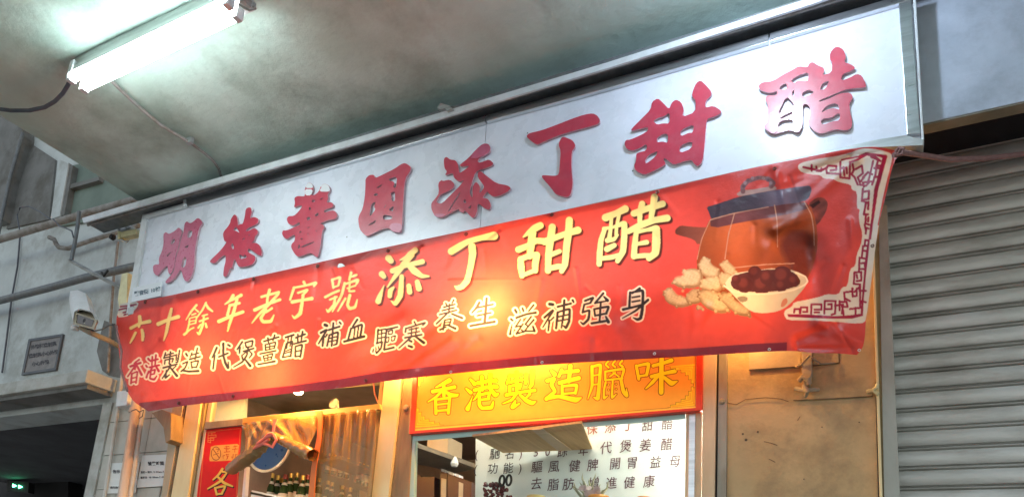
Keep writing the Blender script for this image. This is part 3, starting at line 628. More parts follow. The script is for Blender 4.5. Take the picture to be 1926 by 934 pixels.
strip([(1447.5, 62.5), (1626, 11), (1724, -18), (1722, -3), (1626, 25), (1447.5, 77.5)], M['alu'], 3.025, .035)
strip([(1690, 6), (1713, 0), (1731, 250), (1706, 253)], M['alu'], 3.028, .03)
strip([(1717, -12), (1722, -13), (1738, 262), (1733.5, 262)], M['steel_white'], 3.024, .095)
strip([(240, 578), (1650, 262), (1703, 254), (1737, 262), (1737, 273), (1650, 277), (240, 592)], M['alu_dull'], 3.026, .05)
strip([(344, 366), (349, 369), (349, 386), (344, 388)], M['steel_white'], 3.018, .03, 'frame_end')
ap = MB(); ap.prism([(250, 541), (305, 529), (302, 556), (247, 568)], 3.0215, .004); apo = ap.build('address_plate', M['plate'], sg)
ap = MB()
for k, c in enumerate('觀音街10號'):
    x = 257+k*9.0 if k < 3 else (284.5 if k == 3 else (289.5 if k == 4 else 297))
    put_char(ap, c, x, 551.5-(x-257)*.205, 9.4, 3.0205, -.2, lean=-.1, bold=.03)
ap.build('lettering', M['ink_blue'], apo)
for (x, y) in ((463, 432), (652, 445), (1190, 321), (1704, 18), (992, 250)):
    g = MB(); g.lathe(P(x, y, DS-.003), (0, 1, 0), [(0, .001), (.001, .004), (.003, .004)], 8); g.build('screw', M['blackgap'], sg)

LET = [
 ('明', 280, 400, 6.675, 'letter_fade', [
  ("180,270 212,238 250,270 330,225 370,182 400,205 415,255 385,330 370,440 345,500 330,580 320,670 300,720 265,780 240,740 235,655 180,700 120,775 95,788 55,745 50,665 85,645 130,650 122,570 165,480 185,380",
   ["270,395 285,345 320,322 330,350 300,390", "222,560 226,525 285,485 258,522"]),
  ("440,190 450,130 475,105 515,135 560,110 605,65 640,75 675,125 630,190 600,330 575,470 570,650 540,790 485,868 440,840 400,700 345,790 280,860 215,885 205,860 260,800 310,740 330,640 340,560 380,450 400,350 430,260",
   ["490,230 550,212 535,300 480,320", "448,428 500,395 490,440 462,440", "435,545 475,570 455,680 400,690"])], []),
 ('德', 385, 375, 6.225, 'letter', [
  ("305,230 345,170 375,195 390,270 385,310 415,285 445,290 470,200 480,110 515,90 560,100 545,160 528,225 575,202 630,225 625,270 580,300 500,335 475,375 520,365 580,330 620,360 620,400 590,430 580,480 540,510 600,505 640,530 670,600 660,660 620,645 560,600 510,570 495,610 550,640 590,660 590,720 540,770 410,795 380,760 355,690 335,730 320,810 305,790 260,890 235,905 215,890 225,800 245,720 245,640 170,690 120,750 60,735 65,710 150,630 215,560 260,490 230,490 212,410 225,370 270,320 300,270",
   ["330,360 365,315 385,345 410,395 375,370", "305,540 330,500 345,575 325,585", "435,475 470,440 465,470", "400,640 430,650 450,668 470,640 500,680 410,700", "510,405 530,405 520,430"])],
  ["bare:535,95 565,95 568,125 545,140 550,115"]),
 ('醬', 520, 335, 5.838, 'letter', [
  ("310,110 350,42 395,65 405,120 380,190 420,185 465,145 490,75 530,60 575,80 590,130 560,180 570,215 550,270 600,262 630,290 615,320 525,345 520,380 610,352 650,365 670,410 640,450 560,460 470,500 510,505 530,540 500,580 490,680 480,760 455,865 430,860 400,835 370,815 240,865 200,830 160,760 165,720 200,690 205,615 150,640 120,668 85,655 60,610 70,570 110,575 200,535 260,510 250,480 220,500 180,520 130,500 110,450 130,415 190,415 240,370 290,300 240,300 190,325 205,270 195,215 230,195 300,200 312,190",
   ["385,245 410,235 430,250 400,270", "475,235 510,205 500,235", "355,310 385,335 360,355", "420,400 460,375 460,410 430,420", "330,440 350,420 380,440 340,468", "240,600 275,575 270,595", "240,740 260,720 255,770 235,775", "270,745 420,690 405,712 275,765", "260,665 285,650 285,675", "340,610 350,600 348,630", "430,580 442,568 436,592", "330,545 370,530 350,548"])],
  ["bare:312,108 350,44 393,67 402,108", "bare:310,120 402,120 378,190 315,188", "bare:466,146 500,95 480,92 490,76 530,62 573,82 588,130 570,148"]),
 ('園', 665, 295, 5.835, 'letter', [
  ("130,240 170,200 225,195 235,235 330,190 450,130 520,80 568,65 630,110 625,150 565,240 550,400 540,560 535,720 525,800 500,830 430,820 385,780 330,785 250,820 150,870 115,850 65,790 50,690 60,640 100,570 125,430 130,300",
   ["385,240 480,210 465,345 430,325 450,300 440,270 395,265", "250,335 320,295 300,325 260,345", "215,430 235,395 270,410 260,425", "400,400 455,375 455,480 430,490 410,460 420,430", "195,510 245,490 225,540 240,580 175,660 180,600", "325,570 360,515 350,545", "385,575 440,535 435,600 400,590", "325,630 430,650 415,685 320,690", "160,745 245,690 240,720 180,752"])],
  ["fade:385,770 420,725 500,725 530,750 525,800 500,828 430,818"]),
 ('添', 800, 260, 5.835, 'letter', [
  ("385,285 470,220 560,120 630,60 690,60 715,100 705,150 660,185 600,210 570,250 590,270 640,255 700,230 755,280 700,315 600,345 550,370 530,420 500,520 485,590 500,640 520,650 515,540 550,475 590,510 600,550 590,610 640,550 645,520 575,430 575,380 600,355 680,420 780,495 900,515 940,545 900,590 800,635 740,640 690,600 680,580 620,655 680,660 710,700 720,750 700,785 650,770 590,715 570,730 570,790 550,850 520,875 480,840 440,790 410,815 375,800 365,775 310,800 240,835 225,850 180,868 120,862 90,830 65,770 65,710 110,660 150,600 140,490 180,455 190,470 270,452 320,500 305,550 230,590 160,620 120,690 130,712 185,715 280,620 380,520 430,455 370,478 310,430 305,380 210,408 240,365 210,330 200,230 230,200 270,235 330,240 360,290 370,380 400,370 495,300 400,310 380,300",
   ["245,805 375,590 388,600 262,800", "415,690 435,665 450,700 435,715", "465,765 505,730 495,770"])],
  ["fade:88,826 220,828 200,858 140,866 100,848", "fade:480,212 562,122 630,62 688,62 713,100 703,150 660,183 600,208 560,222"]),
 ('丁', 980, 200, 5.19, 'letter', [
  ("55,285 80,262 200,235 350,180 500,120 620,80 700,68 745,90 770,130 765,165 700,190 540,232 470,250 350,290 220,345 170,372 135,365 60,305", []),
  ("390,310 415,295 500,330 528,370 525,400 495,440 490,560 495,660 505,760 485,860 455,885 410,880 335,855 290,790 200,690 210,668 330,680 370,665 378,560 388,435 365,375", [])], []),
 ('甜', 1165, 145, 4.915, 'letter', [
  ("300,230 355,195 400,235 460,300 480,240 520,208 570,230 598,300 580,370 700,325 708,220 670,180 680,120 710,55 750,30 800,75 855,140 845,175 800,215 790,285 870,265 940,310 940,335 870,370 810,385 800,450 790,600 770,780 725,825 690,800 670,765 600,775 505,812 460,780 425,745 405,760 425,795 415,815 300,875 230,903 150,865 135,820 155,770 155,710 180,695 250,680 255,615 180,660 120,680 70,665 45,620 60,580 100,580 210,530 265,495 265,460 210,475 110,498 110,480 200,390 290,300",
   ["310,408 350,380 420,360 465,325 465,430 400,428 350,440", "345,605 350,560 400,525 450,525 448,610 400,595", "565,490 690,435 680,515 640,515 565,550", "560,630 675,590 670,660 555,705", "235,770 270,720 355,680 340,730 245,805"])], []),
 ('醋', 1415, 80, 5.19, 'letter', [  # lower left hole and pink patches stand for lamp glare
  ("60,420 100,388 200,380 300,315 400,265 450,232 540,245 555,205 590,190 640,225 700,250 700,290 685,320 775,295 780,200 755,160 760,100 800,50 840,42 890,70 915,140 895,195 960,210 1010,250 960,280 880,310 865,375 950,345 1020,305 1070,325 1110,410 1105,440 960,450 880,470 760,520 645,570 660,580 760,545 860,495 960,490 985,540 945,590 955,680 975,760 970,830 920,862 820,845 740,870 660,892 600,860 540,790 565,720 565,640 540,605 495,600 495,700 490,820 450,885 370,850 280,875 200,898 120,840 120,810 150,780 155,680 150,600 125,560 140,515 240,515 240,470 200,490 150,490 75,465",
   ["260,440 320,395 340,420 330,460 270,460", "375,370 450,320 550,290 545,355 540,380 440,375 410,400", "390,480 405,455 412,520 390,520", "485,490 550,460 600,480 590,500 490,540", "660,460 680,400 755,370 720,440 690,465", "255,680 330,520 400,590 405,620 265,690", "265,740 300,715 400,665 395,700 290,745", "250,790 300,755 395,745 400,800 345,840 260,850", "665,690 730,610 830,590 855,660 800,640 740,650", "670,760 700,740 760,740 855,680 855,760 780,770 690,805 670,780"])],
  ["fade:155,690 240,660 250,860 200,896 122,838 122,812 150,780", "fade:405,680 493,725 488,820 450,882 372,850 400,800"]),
]
for ch_, ox, oy, s, mk, pieces, extras in LET:
    g = MB()
    for k, (outl, holes) in enumerate(pieces):
        f = lambda t: smooth_loop(lines(xy(t), ox, oy, s), 1)
        g.prism(f(outl), DS-.016-.0007*k, .0145, 0, 1, [f(h) for h in holes])
    lo = g.build('letter', [M[mk], M['letter_side']], sg)
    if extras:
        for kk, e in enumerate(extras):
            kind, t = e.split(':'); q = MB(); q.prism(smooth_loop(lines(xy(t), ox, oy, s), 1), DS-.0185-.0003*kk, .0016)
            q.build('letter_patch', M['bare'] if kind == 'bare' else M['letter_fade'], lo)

# ------------------------------------------------------------------ red banner (printed vinyl)
BASE = (.66, .066, .058)
cv = Canvas(200, 262, 1712, 790, 2.0, BASE)
CREAM = srgb(232, 222, 150); WHITE = srgb(240, 232, 220); INK = (.022, .02, .03); CRIM = (.36, .006, .05)
hemtop = [(262, 757), (330, 749), (440, 736), (545, 725), (640, 712), (721, 698), (860, 683), (1020, 668), (1160, 660), (1290, 655), (1400, 647), (1480, 643)]
hembot = [(1480, 700), (1290, 700), (1020, 720), (721, 750), (545, 770), (262, 800)]
cv.poly(hemtop+hembot, (.26, .010, .020), th=.35)
YB = {  # big pale yellow characters, traced stroke by stroke
 0: (700, 440, 6.67, "205,300,42 235,335,36;120,500,38 145,530,30;75,840,36 95,780,30 128,690,12 150,640,5;540,200,36 480,248,36 430,290,26 350,325,8;500,265,30 400,370,38 300,510,28 190,665,8;255,460,34 400,400,28 630,345,32;450,385,26 530,460,44 620,522,28 710,528,10;370,530,28 362,650,32 350,770,34 290,870,26 240,838,7;270,665,12 228,710,30 220,775,28;460,648,30 470,725,32;565,598,30 585,680,36"),
 1: (830, 420, 6.67, "125,350,44 230,285,42 340,225,34 500,180,34 660,155,52;385,290,46 392,380,44 375,500,38 345,640,36 320,720,38 260,790,32 210,808,28 170,786,6"),
 2: (960, 390, 6.23, "350,210,40 290,240,42 220,290,30 150,345,8;258,300,45 240,450,42 225,570,36;95,492,38 200,450,34 300,390,34 400,395,36;400,400,40 520,355,34 640,310,34 790,265,42;118,605,34 125,700,40 135,800,28;120,605,30 230,560,32 310,555,36;308,560,38 290,660,38 290,738,32;150,790,22 290,735,26;490,230,42 465,400,42 445,560,38 440,740,34;690,150,42 680,300,42 655,480,40 640,660,36 600,745,28;480,550,28 575,512,26;450,715,30 560,690,32 630,690,24"),
 3: (1110, 355, 5.835, "170,315,42 280,270,34 385,220,40;235,300,20 225,430,20 210,540,24;315,290,20 290,420,18 285,500,20;190,565,28 260,552,22 300,505,14;160,440,24 120,560,28 105,700,32 98,825,28;150,435,20 250,420,16 360,380,28;375,385,32 375,500,34 360,680,34 300,790,26;110,765,24 240,748,26 330,720,22;185,660,32 265,618,26;480,270,36 600,225,34 795,165,36;570,165,34 545,260,30 545,380,24;705,90,38 690,200,34 665,340,28;420,465,30 560,395,38 700,345,34 845,320,38;505,480,26 490,600,32 480,740,32;520,470,22 620,450,20 715,430,32;725,440,42 725,600,46 715,700,40 645,760,32;510,605,20 620,585,26;500,740,26 600,730,26 680,735,28"),
}
for k, (ox, oy, s, t) in YB.items():
    st = parse(t, ox, oy, s)
    for a in (1, 2, 3, 4): cv.strokes(st, (.05, .012, .012), .6, a*1.0, a*1.0, 1.5, alpha=.75)
    cv.strokes(st, CREAM)
YS = [
 (230, 560, 5.84, "190,205,20 195,255,20 182,315,13;95,330,18 190,280,16 300,255,20;145,380,14 115,440,14 85,495,7;215,350,15 225,400,20 222,460,15"),
 (230, 560, 5.84, "395,285,22 500,240,18 615,205,21;540,120,15 512,230,20 485,370,17 455,465,7"),
 (230, 560, 5.84, "815,78,13 755,150,12 700,240,5;800,120,8 835,150,10;740,225,9 732,290,10 705,385,11;750,220,7 815,205,8 805,275,9;748,255,7 805,245,7;745,290,7 800,275,8;680,400,14 745,345,9 785,325,8;765,185,9 805,170,9;920,50,10 880,130,11 815,220,8;915,60,12 945,110,15 990,145,10;880,195,9 935,180,9;850,255,11 940,222,11;898,190,11 882,300,13 845,392,14 820,375,5;862,290,9 835,325,11;915,280,11 925,318,13"),
 (400, 500, 4.67, "180,258,15 150,305,12 108,335,6;165,300,11 200,282,12 250,255,15;150,345,12 235,325,12;150,350,11 130,430,12;55,485,16 160,440,14 265,402,14;215,285,13 185,400,14 150,500,13 132,570,6"),
 (400, 500, 4.67, "500,210,14 485,260,12 478,320,11;430,270,12 500,250,11 580,230,12;370,385,15 480,335,13 590,295,13;575,245,12 500,330,13 400,430,11 345,500,5;520,370,11 470,405,9;470,385,11 425,455,14 445,488,15 510,483,14 538,430,6"),
 (400, 500, 4.67, "800,140,13 815,168,10;715,190,13 680,295,9;715,190,10 820,170,10 905,148,13 890,175,9;750,235,10 830,210,11 790,255,11;700,315,16 790,298,12 870,285,17;795,255,12 782,340,15 768,415,17 720,455,11 698,432,4"),
 (400, 500, 4.67, "1050,120,12 1060,190,10;1055,118,10 1118,100,11 1105,165,10;1065,185,8 1105,172,8;990,272,12 1050,240,11 1110,215,11;1030,295,9 1090,270,10;1075,270,10 1065,340,13 1015,398,12 998,378,4;1215,60,12 1200,120,11;1210,98,8 1262,78,11;1160,150,12 1130,260,12 1052,398,7;1165,158,10 1275,122,13 1262,158,9;1185,195,8 1252,172,9;1205,150,9 1200,220,10 1245,218,9;1165,285,11 1100,395,7;1205,255,13 1185,340,13 1205,372,15 1250,358,13 1270,295,6")]
for ox, oy, s, t in YS:
    st = parse(t, ox, oy, s); cv.strokes(st, (.12, .02, .02), .3, 1.2, 1.2, 1.5, alpha=.6); cv.strokes(st, CREAM)
K = [
 (230, 560, 5.84, 1, "185,675,9 130,715,6;90,750,11 200,710,11;150,700,9 140,780,9;145,740,9 60,860,7;160,740,9 212,840,13;105,830,9 95,935,9;110,828,7 165,810,8 150,930,9;105,880,6 150,870,6;100,925,7 150,915,7"),
 (230, 560, 5.84, 1, "285,665,11 297,680,10;260,740,9 272,755,9;265,870,11 288,800,5;310,690,9 390,670,9;330,645,9 325,740,7;370,625,9 360,730,7;300,760,9 405,735,9;330,760,9 285,830,5;365,740,9 400,800,13;310,800,7 360,785,8 350,830,8;315,840,7 350,830,7;315,800,7 305,880,9 350,892,11 378,855,6"),
 (230, 560, 5.84, 0, "475,600,7 460,650,7;455,658,7 580,628,7;465,630,6 560,605,7;530,590,8 515,720,8;470,680,7 465,722,7;470,680,7 558,662,7 548,700,7;595,620,7 590,680,7;630,575,8 607,700,9 585,702,4;450,765,9 600,725,8;530,725,8 518,755,8;525,755,9 440,880,6;485,795,7 475,872,11 520,840,5;530,765,8 600,852,14;590,745,6 548,785,6"),
 (230, 560, 5.84, 0, "700,610,11 713,632,11;665,720,8 718,698,8 690,765,9 645,805,8;660,792,11 730,805,11 835,800,13;765,600,7 745,650,6;760,625,7 840,602,7;825,550,9 800,670,9;740,672,9 855,642,9;755,702,8 765,765,9;760,702,7 835,688,9 815,760,8;765,762,7 815,755,7"),
 (230, 560, 5.84, 0, "1038,545,12 1010,610,11 985,655,7;1015,630,10 997,775,9;1060,645,9 1160,605,9;1110,500,13 1110,620,11 1130,705,13 1162,765,13 1165,700,5;1160,512,10 1182,525,11"),
 (400, 500, 4.67, 0, "260,665,8 215,730,6;240,710,8 235,762,7;285,672,6 295,712,6;285,672,6 350,655,7 345,700,7;295,713,6 345,703,6;270,748,7 360,722,7;312,715,7 300,782,7;303,745,5 255,785,5;318,740,5 345,768,6;258,795,7 265,820,7;345,775,7 322,805,5;295,790,8 260,840,8 185,885,5;288,822,7 330,875,12"),
 (400, 500, 4.67, 0, "450,660,7 580,622,7;485,630,7 490,668,6;545,605,7 530,652,6;462,690,6 465,738,6;462,690,5 550,668,6 542,720,6;502,685,5 500,732,5;463,715,5 545,698,5;465,738,5 540,720,5;415,770,7 555,742,7;445,790,6 455,832,6;445,790,5 525,768,6 515,815,6;485,778,5 485,822,5;450,812,5 518,795,5;455,832,5 515,817,5;400,862,8 470,850,8 545,835,10"),
 (400, 500, 4.67, 0, "640,625,8 712,603,8;648,680,7 615,800,8;650,680,6 700,662,7 685,790,8;665,630,6 650,722,5;695,618,6 678,702,5;645,745,5 680,730,5;632,765,5 682,750,5;620,800,6 685,788,6;730,628,7 812,597,7;748,600,7 748,665,6;790,575,8 778,655,6;715,682,7 820,655,8;727,705,7 725,790,8;727,705,6 785,692,8 770,795,8;727,750,5 772,740,5;725,795,6 765,790,6"),
 (400, 500, 4.67, 0, "985,515,12 1003,522,12;950,585,9 1000,562,9 930,680,6;975,612,9 965,700,8;1005,600,7 990,622,5;1020,560,8 1115,530,8;1060,500,8 1045,700,7;1115,493,8 1127,506,7;1025,605,7 1005,700,7;1030,603,7 1100,582,8 1090,680,8 1062,692,5;1020,635,5 1090,618,5;1015,665,5 1085,650,5"),
 (400, 500, 4.67, 0, "1270,470,9 1230,530,7;1215,548,8 1190,645,8;1215,548,7 1310,515,9 1295,625,9;1250,540,6 1240,628,6;1282,528,6 1270,618,6;1155,662,9 1330,617,11"),
 (580, 560, 5.068, 0, "665,300,8 655,432,8;665,308,6 735,295,6;665,345,5 730,332,5;660,385,6 735,370,6;700,300,6 695,428,5;650,432,7 702,418,8 690,480,8 650,522,9 640,500,4;620,488,6 615,512,7;642,470,4 646,492,5;666,460,4 671,482,5;740,300,8 850,275,8;745,310,9 722,490,9;725,492,8 815,470,9;765,315,6 802,305,6 798,340,5 765,346,5;742,380,5 768,372,5 762,415,5 740,422,5;792,370,5 828,360,6 818,402,5 795,408,5;742,382,4 740,420,4;766,315,5 764,345,5;793,372,4 793,406,4"),
 (580, 560, 5.068, 0, "1010,225,7 1020,248,7;930,290,9 925,322,8;930,290,7 1110,235,8 1090,260,6;960,302,6 1050,282,6;950,338,6 1060,318,6;920,378,8 1080,348,8;985,290,6 980,372,6;1030,282,6 1022,360,6;970,380,9 865,475,6;1020,365,8 1100,425,13;965,405,10 982,414,10;955,455,9 987,466,11"),
 (580, 560, 5.068, 0, "1310,50,7 1320,72,7;1385,20,8 1368,52,5;1290,88,7 1395,60,7;1275,120,7 1390,92,7;1250,158,7 1412,115,7;1345,60,7 1338,142,7;1320,150,8 1220,245,7;1368,150,8 1465,190,12;1300,212,7 1285,300,9;1300,210,6 1360,200,7 1350,242,7;1298,236,5 1350,228,5;1290,262,6 1350,250,6;1255,302,10 1312,275,6;1330,258,7 1400,290,12"),
 (580, 560, 5.068, 0, "1630,45,13 1600,95,11 1560,140,7;1612,92,9 1760,60,10;1700,5,13 1680,240,13;1610,168,9 1740,140,9;1545,265,11 1660,245,11 1775,225,13"),
 (940, 520, 6.42, 0, "185,400,16 202,430,14;135,510,13 155,527,12;125,690,15 138,620,9 148,578,5;275,380,12 285,412,12;408,342,12 350,415,9;200,495,13 330,450,12 435,433,14;250,515,9 190,605,9;190,605,8 268,590,8;280,570,9 200,685,10;200,687,11 312,658,8;262,640,9 290,665,9;380,480,10 310,572,10;310,572,8 345,600,7;410,520,11 350,590,9 300,655,9;300,655,9 420,655,9;400,600,11 420,655,14"),
 (940, 520, 6.42, 0, "600,330,18 640,335,18;540,490,14 640,410,15 520,610,7;600,530,13 585,650,9;650,490,9 620,520,9;700,362,12 860,322,12;880,283,13 892,307,10;780,285,13 770,450,13 745,615,9;700,430,13 680,620,13;700,428,9 840,392,13 838,530,15 800,612,16 770,590,7;700,485,9 830,455,8;690,535,9 825,512,8"),
 (940, 520, 6.42, 0, "1030,290,13 1125,255,13 1095,312,12;1020,335,11 1000,430,12;1020,335,10 1098,315,10;1000,430,11 1080,408,12 1070,510,15 1010,570,13 975,545,5;1250,200,13 1150,318,11;1150,318,10 1290,292,9;1258,240,9 1300,285,18;1220,310,11 1205,540,11;1140,390,11 1150,470,11;1140,390,11 1310,362,13 1290,430,12;1150,470,10 1290,442,11;1110,562,13 1290,532,13;1280,480,9 1312,545,18"),
 (940, 520, 6.42, 0, "1690,140,13 1600,200,9;1575,190,13 1565,360,13;1575,195,11 1725,172,15 1720,400,17 1700,498,18 1662,515,15 1612,495,5;1600,250,9 1690,235,9;1600,302,9 1690,287,9;1490,395,15 1600,370,12 1710,342,13;1790,280,15 1640,410,11 1480,500,5"),
]
allk = []
for ox, oy, s, red, t in K: allk.append((parse(t, ox, oy, s), red, s))
for st, red, s in allk: cv.strokes(st, srgb(245, 236, 220), 3.3)
for st, red, s in allk: cv.strokes(st, (.50, .01, .06) if red else INK, .42)
# fret corners
Cr = lambda t, ox, oy, s: lines(xy(t), ox, oy, s)
tr1 = (1490, 270, 5.19); tr2 = (1470, 420, 4.67)
cv.poly(smooth_loop(Cr("55,240 60,205 110,180 300,140 420,125 560,95 640,60 720,45 850,60 980,100 970,180 900,450 850,700 810,934 680,934 700,890 660,800 650,700 660,640 630,630 635,470 580,450 575,400 450,375 400,345 300,340 280,310 180,300 90,280", *tr1)), WHITE)
cv.poly(smooth_loop(Cr("690,0 860,0 850,100 825,250 790,500 745,850 700,880 450,860 250,850 50,850 20,800 30,760 90,730 110,690 220,670 350,640 390,620 500,625 530,560 580,550 600,400 650,370 660,270 700,180 710,90", *tr2)), WHITE)
def fret(spec, o, w=2.3):
    ox, oy, s = o
    st = [[(ox+float(q.split(',')[0])/s, oy+float(q.split(',')[1])/s, w) for q in part.split()] for part in spec.split(';') if part.strip()]
    sts = []
    for p in st:
        for a, b in zip(p[:-1], p[1:]): sts.append([a, b])
    cv.strokes(sts, CRIM)
fret("110,230 200,250 280,265 330,240;190,210 190,265;235,225 240,265 280,268 285,240;330,240 340,290 460,295;335,240 350,215 430,220 430,255 375,262;470,180 470,330 560,340 565,180;500,230 510,310;480,240 530,235 535,290;570,180 640,155 740,100;590,200 600,260 580,300 610,330 640,400;620,250 680,215 690,290 640,330;640,330 660,380 700,330;660,400 720,410 750,380;700,420 690,380 780,370;690,440 680,560 720,570 700,690 740,690;700,470 750,460 745,540 700,545;720,580 745,570 740,640;720,690 715,780 750,790;745,720 740,760;770,130 840,160 820,220 860,215;790,170 770,260 740,380;740,110 800,120 860,170;830,200 810,310 780,400;800,330 850,320;800,240 850,240;690,330 740,280 780,300", tr1, 2.15)
cv.poly(Cr("720,85 920,110 930,125 840,450 790,780 770,934 745,934 765,780 800,450 880,140 780,110 470,170 480,150 640,120", *tr1), CRIM)
cv.poly(Cr("780,0 795,0 770,200 745,420 720,700 715,810 620,835 400,835 60,820 50,795 250,798 460,812 600,805 695,790 700,700 740,250 765,120", *tr2), CRIM)
fret("110,780 115,750 160,750 160,785;170,735 225,735 225,775 190,775;170,735 165,785;260,790 262,710 350,710 350,755 290,755;290,780 330,780;375,790 380,680 475,680 470,790 440,800;410,710 440,705 440,750 390,750;470,720 540,710 530,790;510,680 510,760;510,690 570,685 580,730 530,730;555,670 550,605 620,595 625,570;555,655 600,680;620,570 625,640 660,635 660,570;640,600 690,550 690,740 600,750;640,430 635,530 690,535 685,590;640,430 700,425 700,500 660,505;660,450 665,480;680,410 685,300 740,310;700,350 730,345 735,400 690,400;705,290 715,200 750,195;725,240 745,240;730,190 735,145 765,150;740,90 745,40 765,45;690,680 740,690;650,740 650,800;540,760 545,800;690,590 740,590;740,60 730,10", tr2, 2.0)
# little fret fragment at the left edge
lf = (230, 560, 5.84)
cv.poly(smooth_loop(Cr("-60,60 150,38 180,55 165,100 120,150 95,180 40,205 -60,215", *lf)), WHITE)
fret("-20,95 60,85 150,70;0,120 50,110 55,150 10,160;60,90 70,140 110,130 95,110;20,185 70,170;-40,130 0,120;80,100 120,95", lf, 1.6)
# cooking pot, ginger and bowl picture
pot = (1240, 320, 3.115)
def sh(base, fx): return lambda X, Y: np.clip(np.array(base, np.float32)*fx(X, Y)[..., None], 0, 1)
pp_ = lambda t: smooth_loop(Cr(t, *pot))
n2 = lambda X, Y, k: .5+.5*np.sin(X*k+1.7*np.sin(Y*k*.7))*np.cos(Y*k*1.3+X*k*.4)
cv.poly(pp_("95,345 125,322 180,330 270,335 300,330 290,400 225,440 205,405 110,380 92,370"), sh((.20, .055, .04), lambda X, Y: .5+.8*np.clip((X-1268)/60, 0, 1)))
cv.poly(pp_("870,200 920,160 960,158 990,190 980,240 930,320 890,330 880,260"), sh((.22, .045, .035), lambda X, Y: .6+.7*n2(X, Y, .16)))
cv.poly(Cr("880,205 935,175 945,190 900,225", *pot), (.03, .005, .006), soft=2)
cv.poly(pp_("295,285 270,345 235,430 215,560 240,700 400,760 600,800 860,650 905,560 930,430 920,300 890,220 850,180"), sh((.60, .125, .04), lambda X, Y: np.clip(.35+.95*np.exp(-((X-1392)/58)**2-((Y-425)/75)**2)+.25*np.clip((X-1500)/30, 0, 1), 0, 1.4)))
cv.poly(pp_("700,430 760,350 860,350 925,400 905,560 850,680 780,600 740,520"), (.08, .012, .015), alpha=.75, soft=14)
cv.poly(pp_("298,270 440,250 690,205 850,182 880,215 860,230 700,270 500,300 300,345"), sh((.16, .05, .06), lambda X, Y: .7+.6*np.exp(-((X-1400)/45)**2)))
cv.poly(pp_("275,215 330,200 480,150 650,120 830,95 880,88 895,110 880,160 850,185 690,205 440,250 305,290 290,245"), sh((.085, .075, .13), lambda X, Y: .55+1.1*np.exp(-((X-1470)/38)**2)))
cv.poly(pp_("450,140 480,118 560,112 680,90 690,115 600,128 470,155"), (.42, .30, .30))
pst = lambda t: parse(t, *pot)
cv.strokes(pst("490,125,14 490,95,14 520,65,13 580,45,12 640,50,12 665,75,16 655,95,14"), (.20, .10, .12))
for k in range(9):
    a = math.pi*(1-k/8.); cv.strokes([[(1240+(578+82*math.cos(a))/3.115, 320+(95-52*math.sin(a))/3.115, 3.2)]], (.32, .22, .26) if k % 2 else (.12, .06, .08))
cv.strokes(pst("440,255,3 405,380,3 385,520,3;675,205,3 690,300,3 693,450,2;850,185,3 890,260,3 905,350,3 908,440,2;300,290,2 250,400,2 222,520,2;440,570,3 620,552,3 790,545,2;300,290,3 440,252,3 640,215,2"), (.62, .36, .26), alpha=.85)
gin = (.66, .53, .34)
for t, k in (("230,560 245,520 265,505 290,515 310,560 360,590 350,640 290,640 235,600", 1), ("130,590 200,570 250,590 260,640 230,690 120,690 80,665 80,635 150,620", .95), ("22,715 50,682 75,695 110,740 165,750 190,790 120,808 40,775", 1.0), ("150,740 200,690 240,700 260,760 220,785 165,780", .9), ("250,650 290,620 350,625 380,660 360,710 300,720 235,690", 1.02), ("355,560 380,525 400,530 460,590 430,640 400,620", 1.0), ("215,720 260,690 330,710 400,760 430,790 400,835 350,840 260,800", .95), ("340,740 380,700 440,760 500,800 540,830 530,860 460,850 400,800", .8), ("350,600 420,600 430,640 380,690 350,670", .92), ("220,795 250,800 260,822 230,812", .8)):
    cv.poly(pp_(t), (gin[0]*.48*k, gin[1]*.36*k, gin[2]*.28*k)); p = pp_(t); cxg = np.mean(p, 0)
    for q_ in p[::3]:
        cv.strokes([[(q_[0]+rng.uniform(-.8, .8), q_[1]+rng.uniform(-.8, .8), rng.uniform(1.4, 3.2))]], (gin[0]*.48*k, gin[1]*.36*k, gin[2]*.28*k), .5)
        cv.strokes([[(q_[0]+(cxg[0]-q_[0])*.1, q_[1]+(cxg[1]-q_[1])*.1-.5, rng.uniform(1.2, 3.0))]], (gin[0]*.9*k, gin[1]*.88*k, gin[2]*.85*k), soft=2)
    p2 = [((x-cxg[0])*.84+cxg[0]-.8, (y-cxg[1])*.78+cxg[1]-1.8) for x, y in p]
    cv.poly(p2, lambda X, Y, k=k: np.clip(np.array(gin, np.float32)*(k*(.86+.26*n2(X, Y, .7)))[..., None], 0, 1), soft=6)
for k_ in range(46):
    x_, y_ = rng.uniform(60, 500), rng.uniform(540, 830)
    if y_ < 560+abs(x_-290)*.35 or y_ > 850-abs(x_-330)*.25: continue
    a_ = rng.uniform(0, 6.28); l_ = rng.uniform(6, 26); cv.strokes([[(1240+x_/3.115, 320+y_/3.115, .5), (1240+(x_+l_*math.cos(a_))/3.115, 320+(y_+l_*math.sin(a_))/3.115, .25)]], (.30, .19, .09), alpha=.55, soft=1.5)
    if k_ % 3 == 0: cv.strokes([[(1240+x_/3.115, 320+y_/3.115, rng.uniform(2, 4))]], (.78, .62, .36), alpha=.5, soft=5)
cv.poly(pp_("378,670 410,625 440,605 520,590 700,570 800,590 860,620 870,650 850,690 760,790 700,825 620,838 540,830 470,770"), sh((.70, .66, .56), lambda X, Y: .75+.35*np.clip((1520-X)/120, 0, 1)))
cv.poly(pp_("415,665 430,620 490,600 600,580 720,580 800,600 835,660 780,690 660,712 520,712 440,700"), (.075, .018, .02))
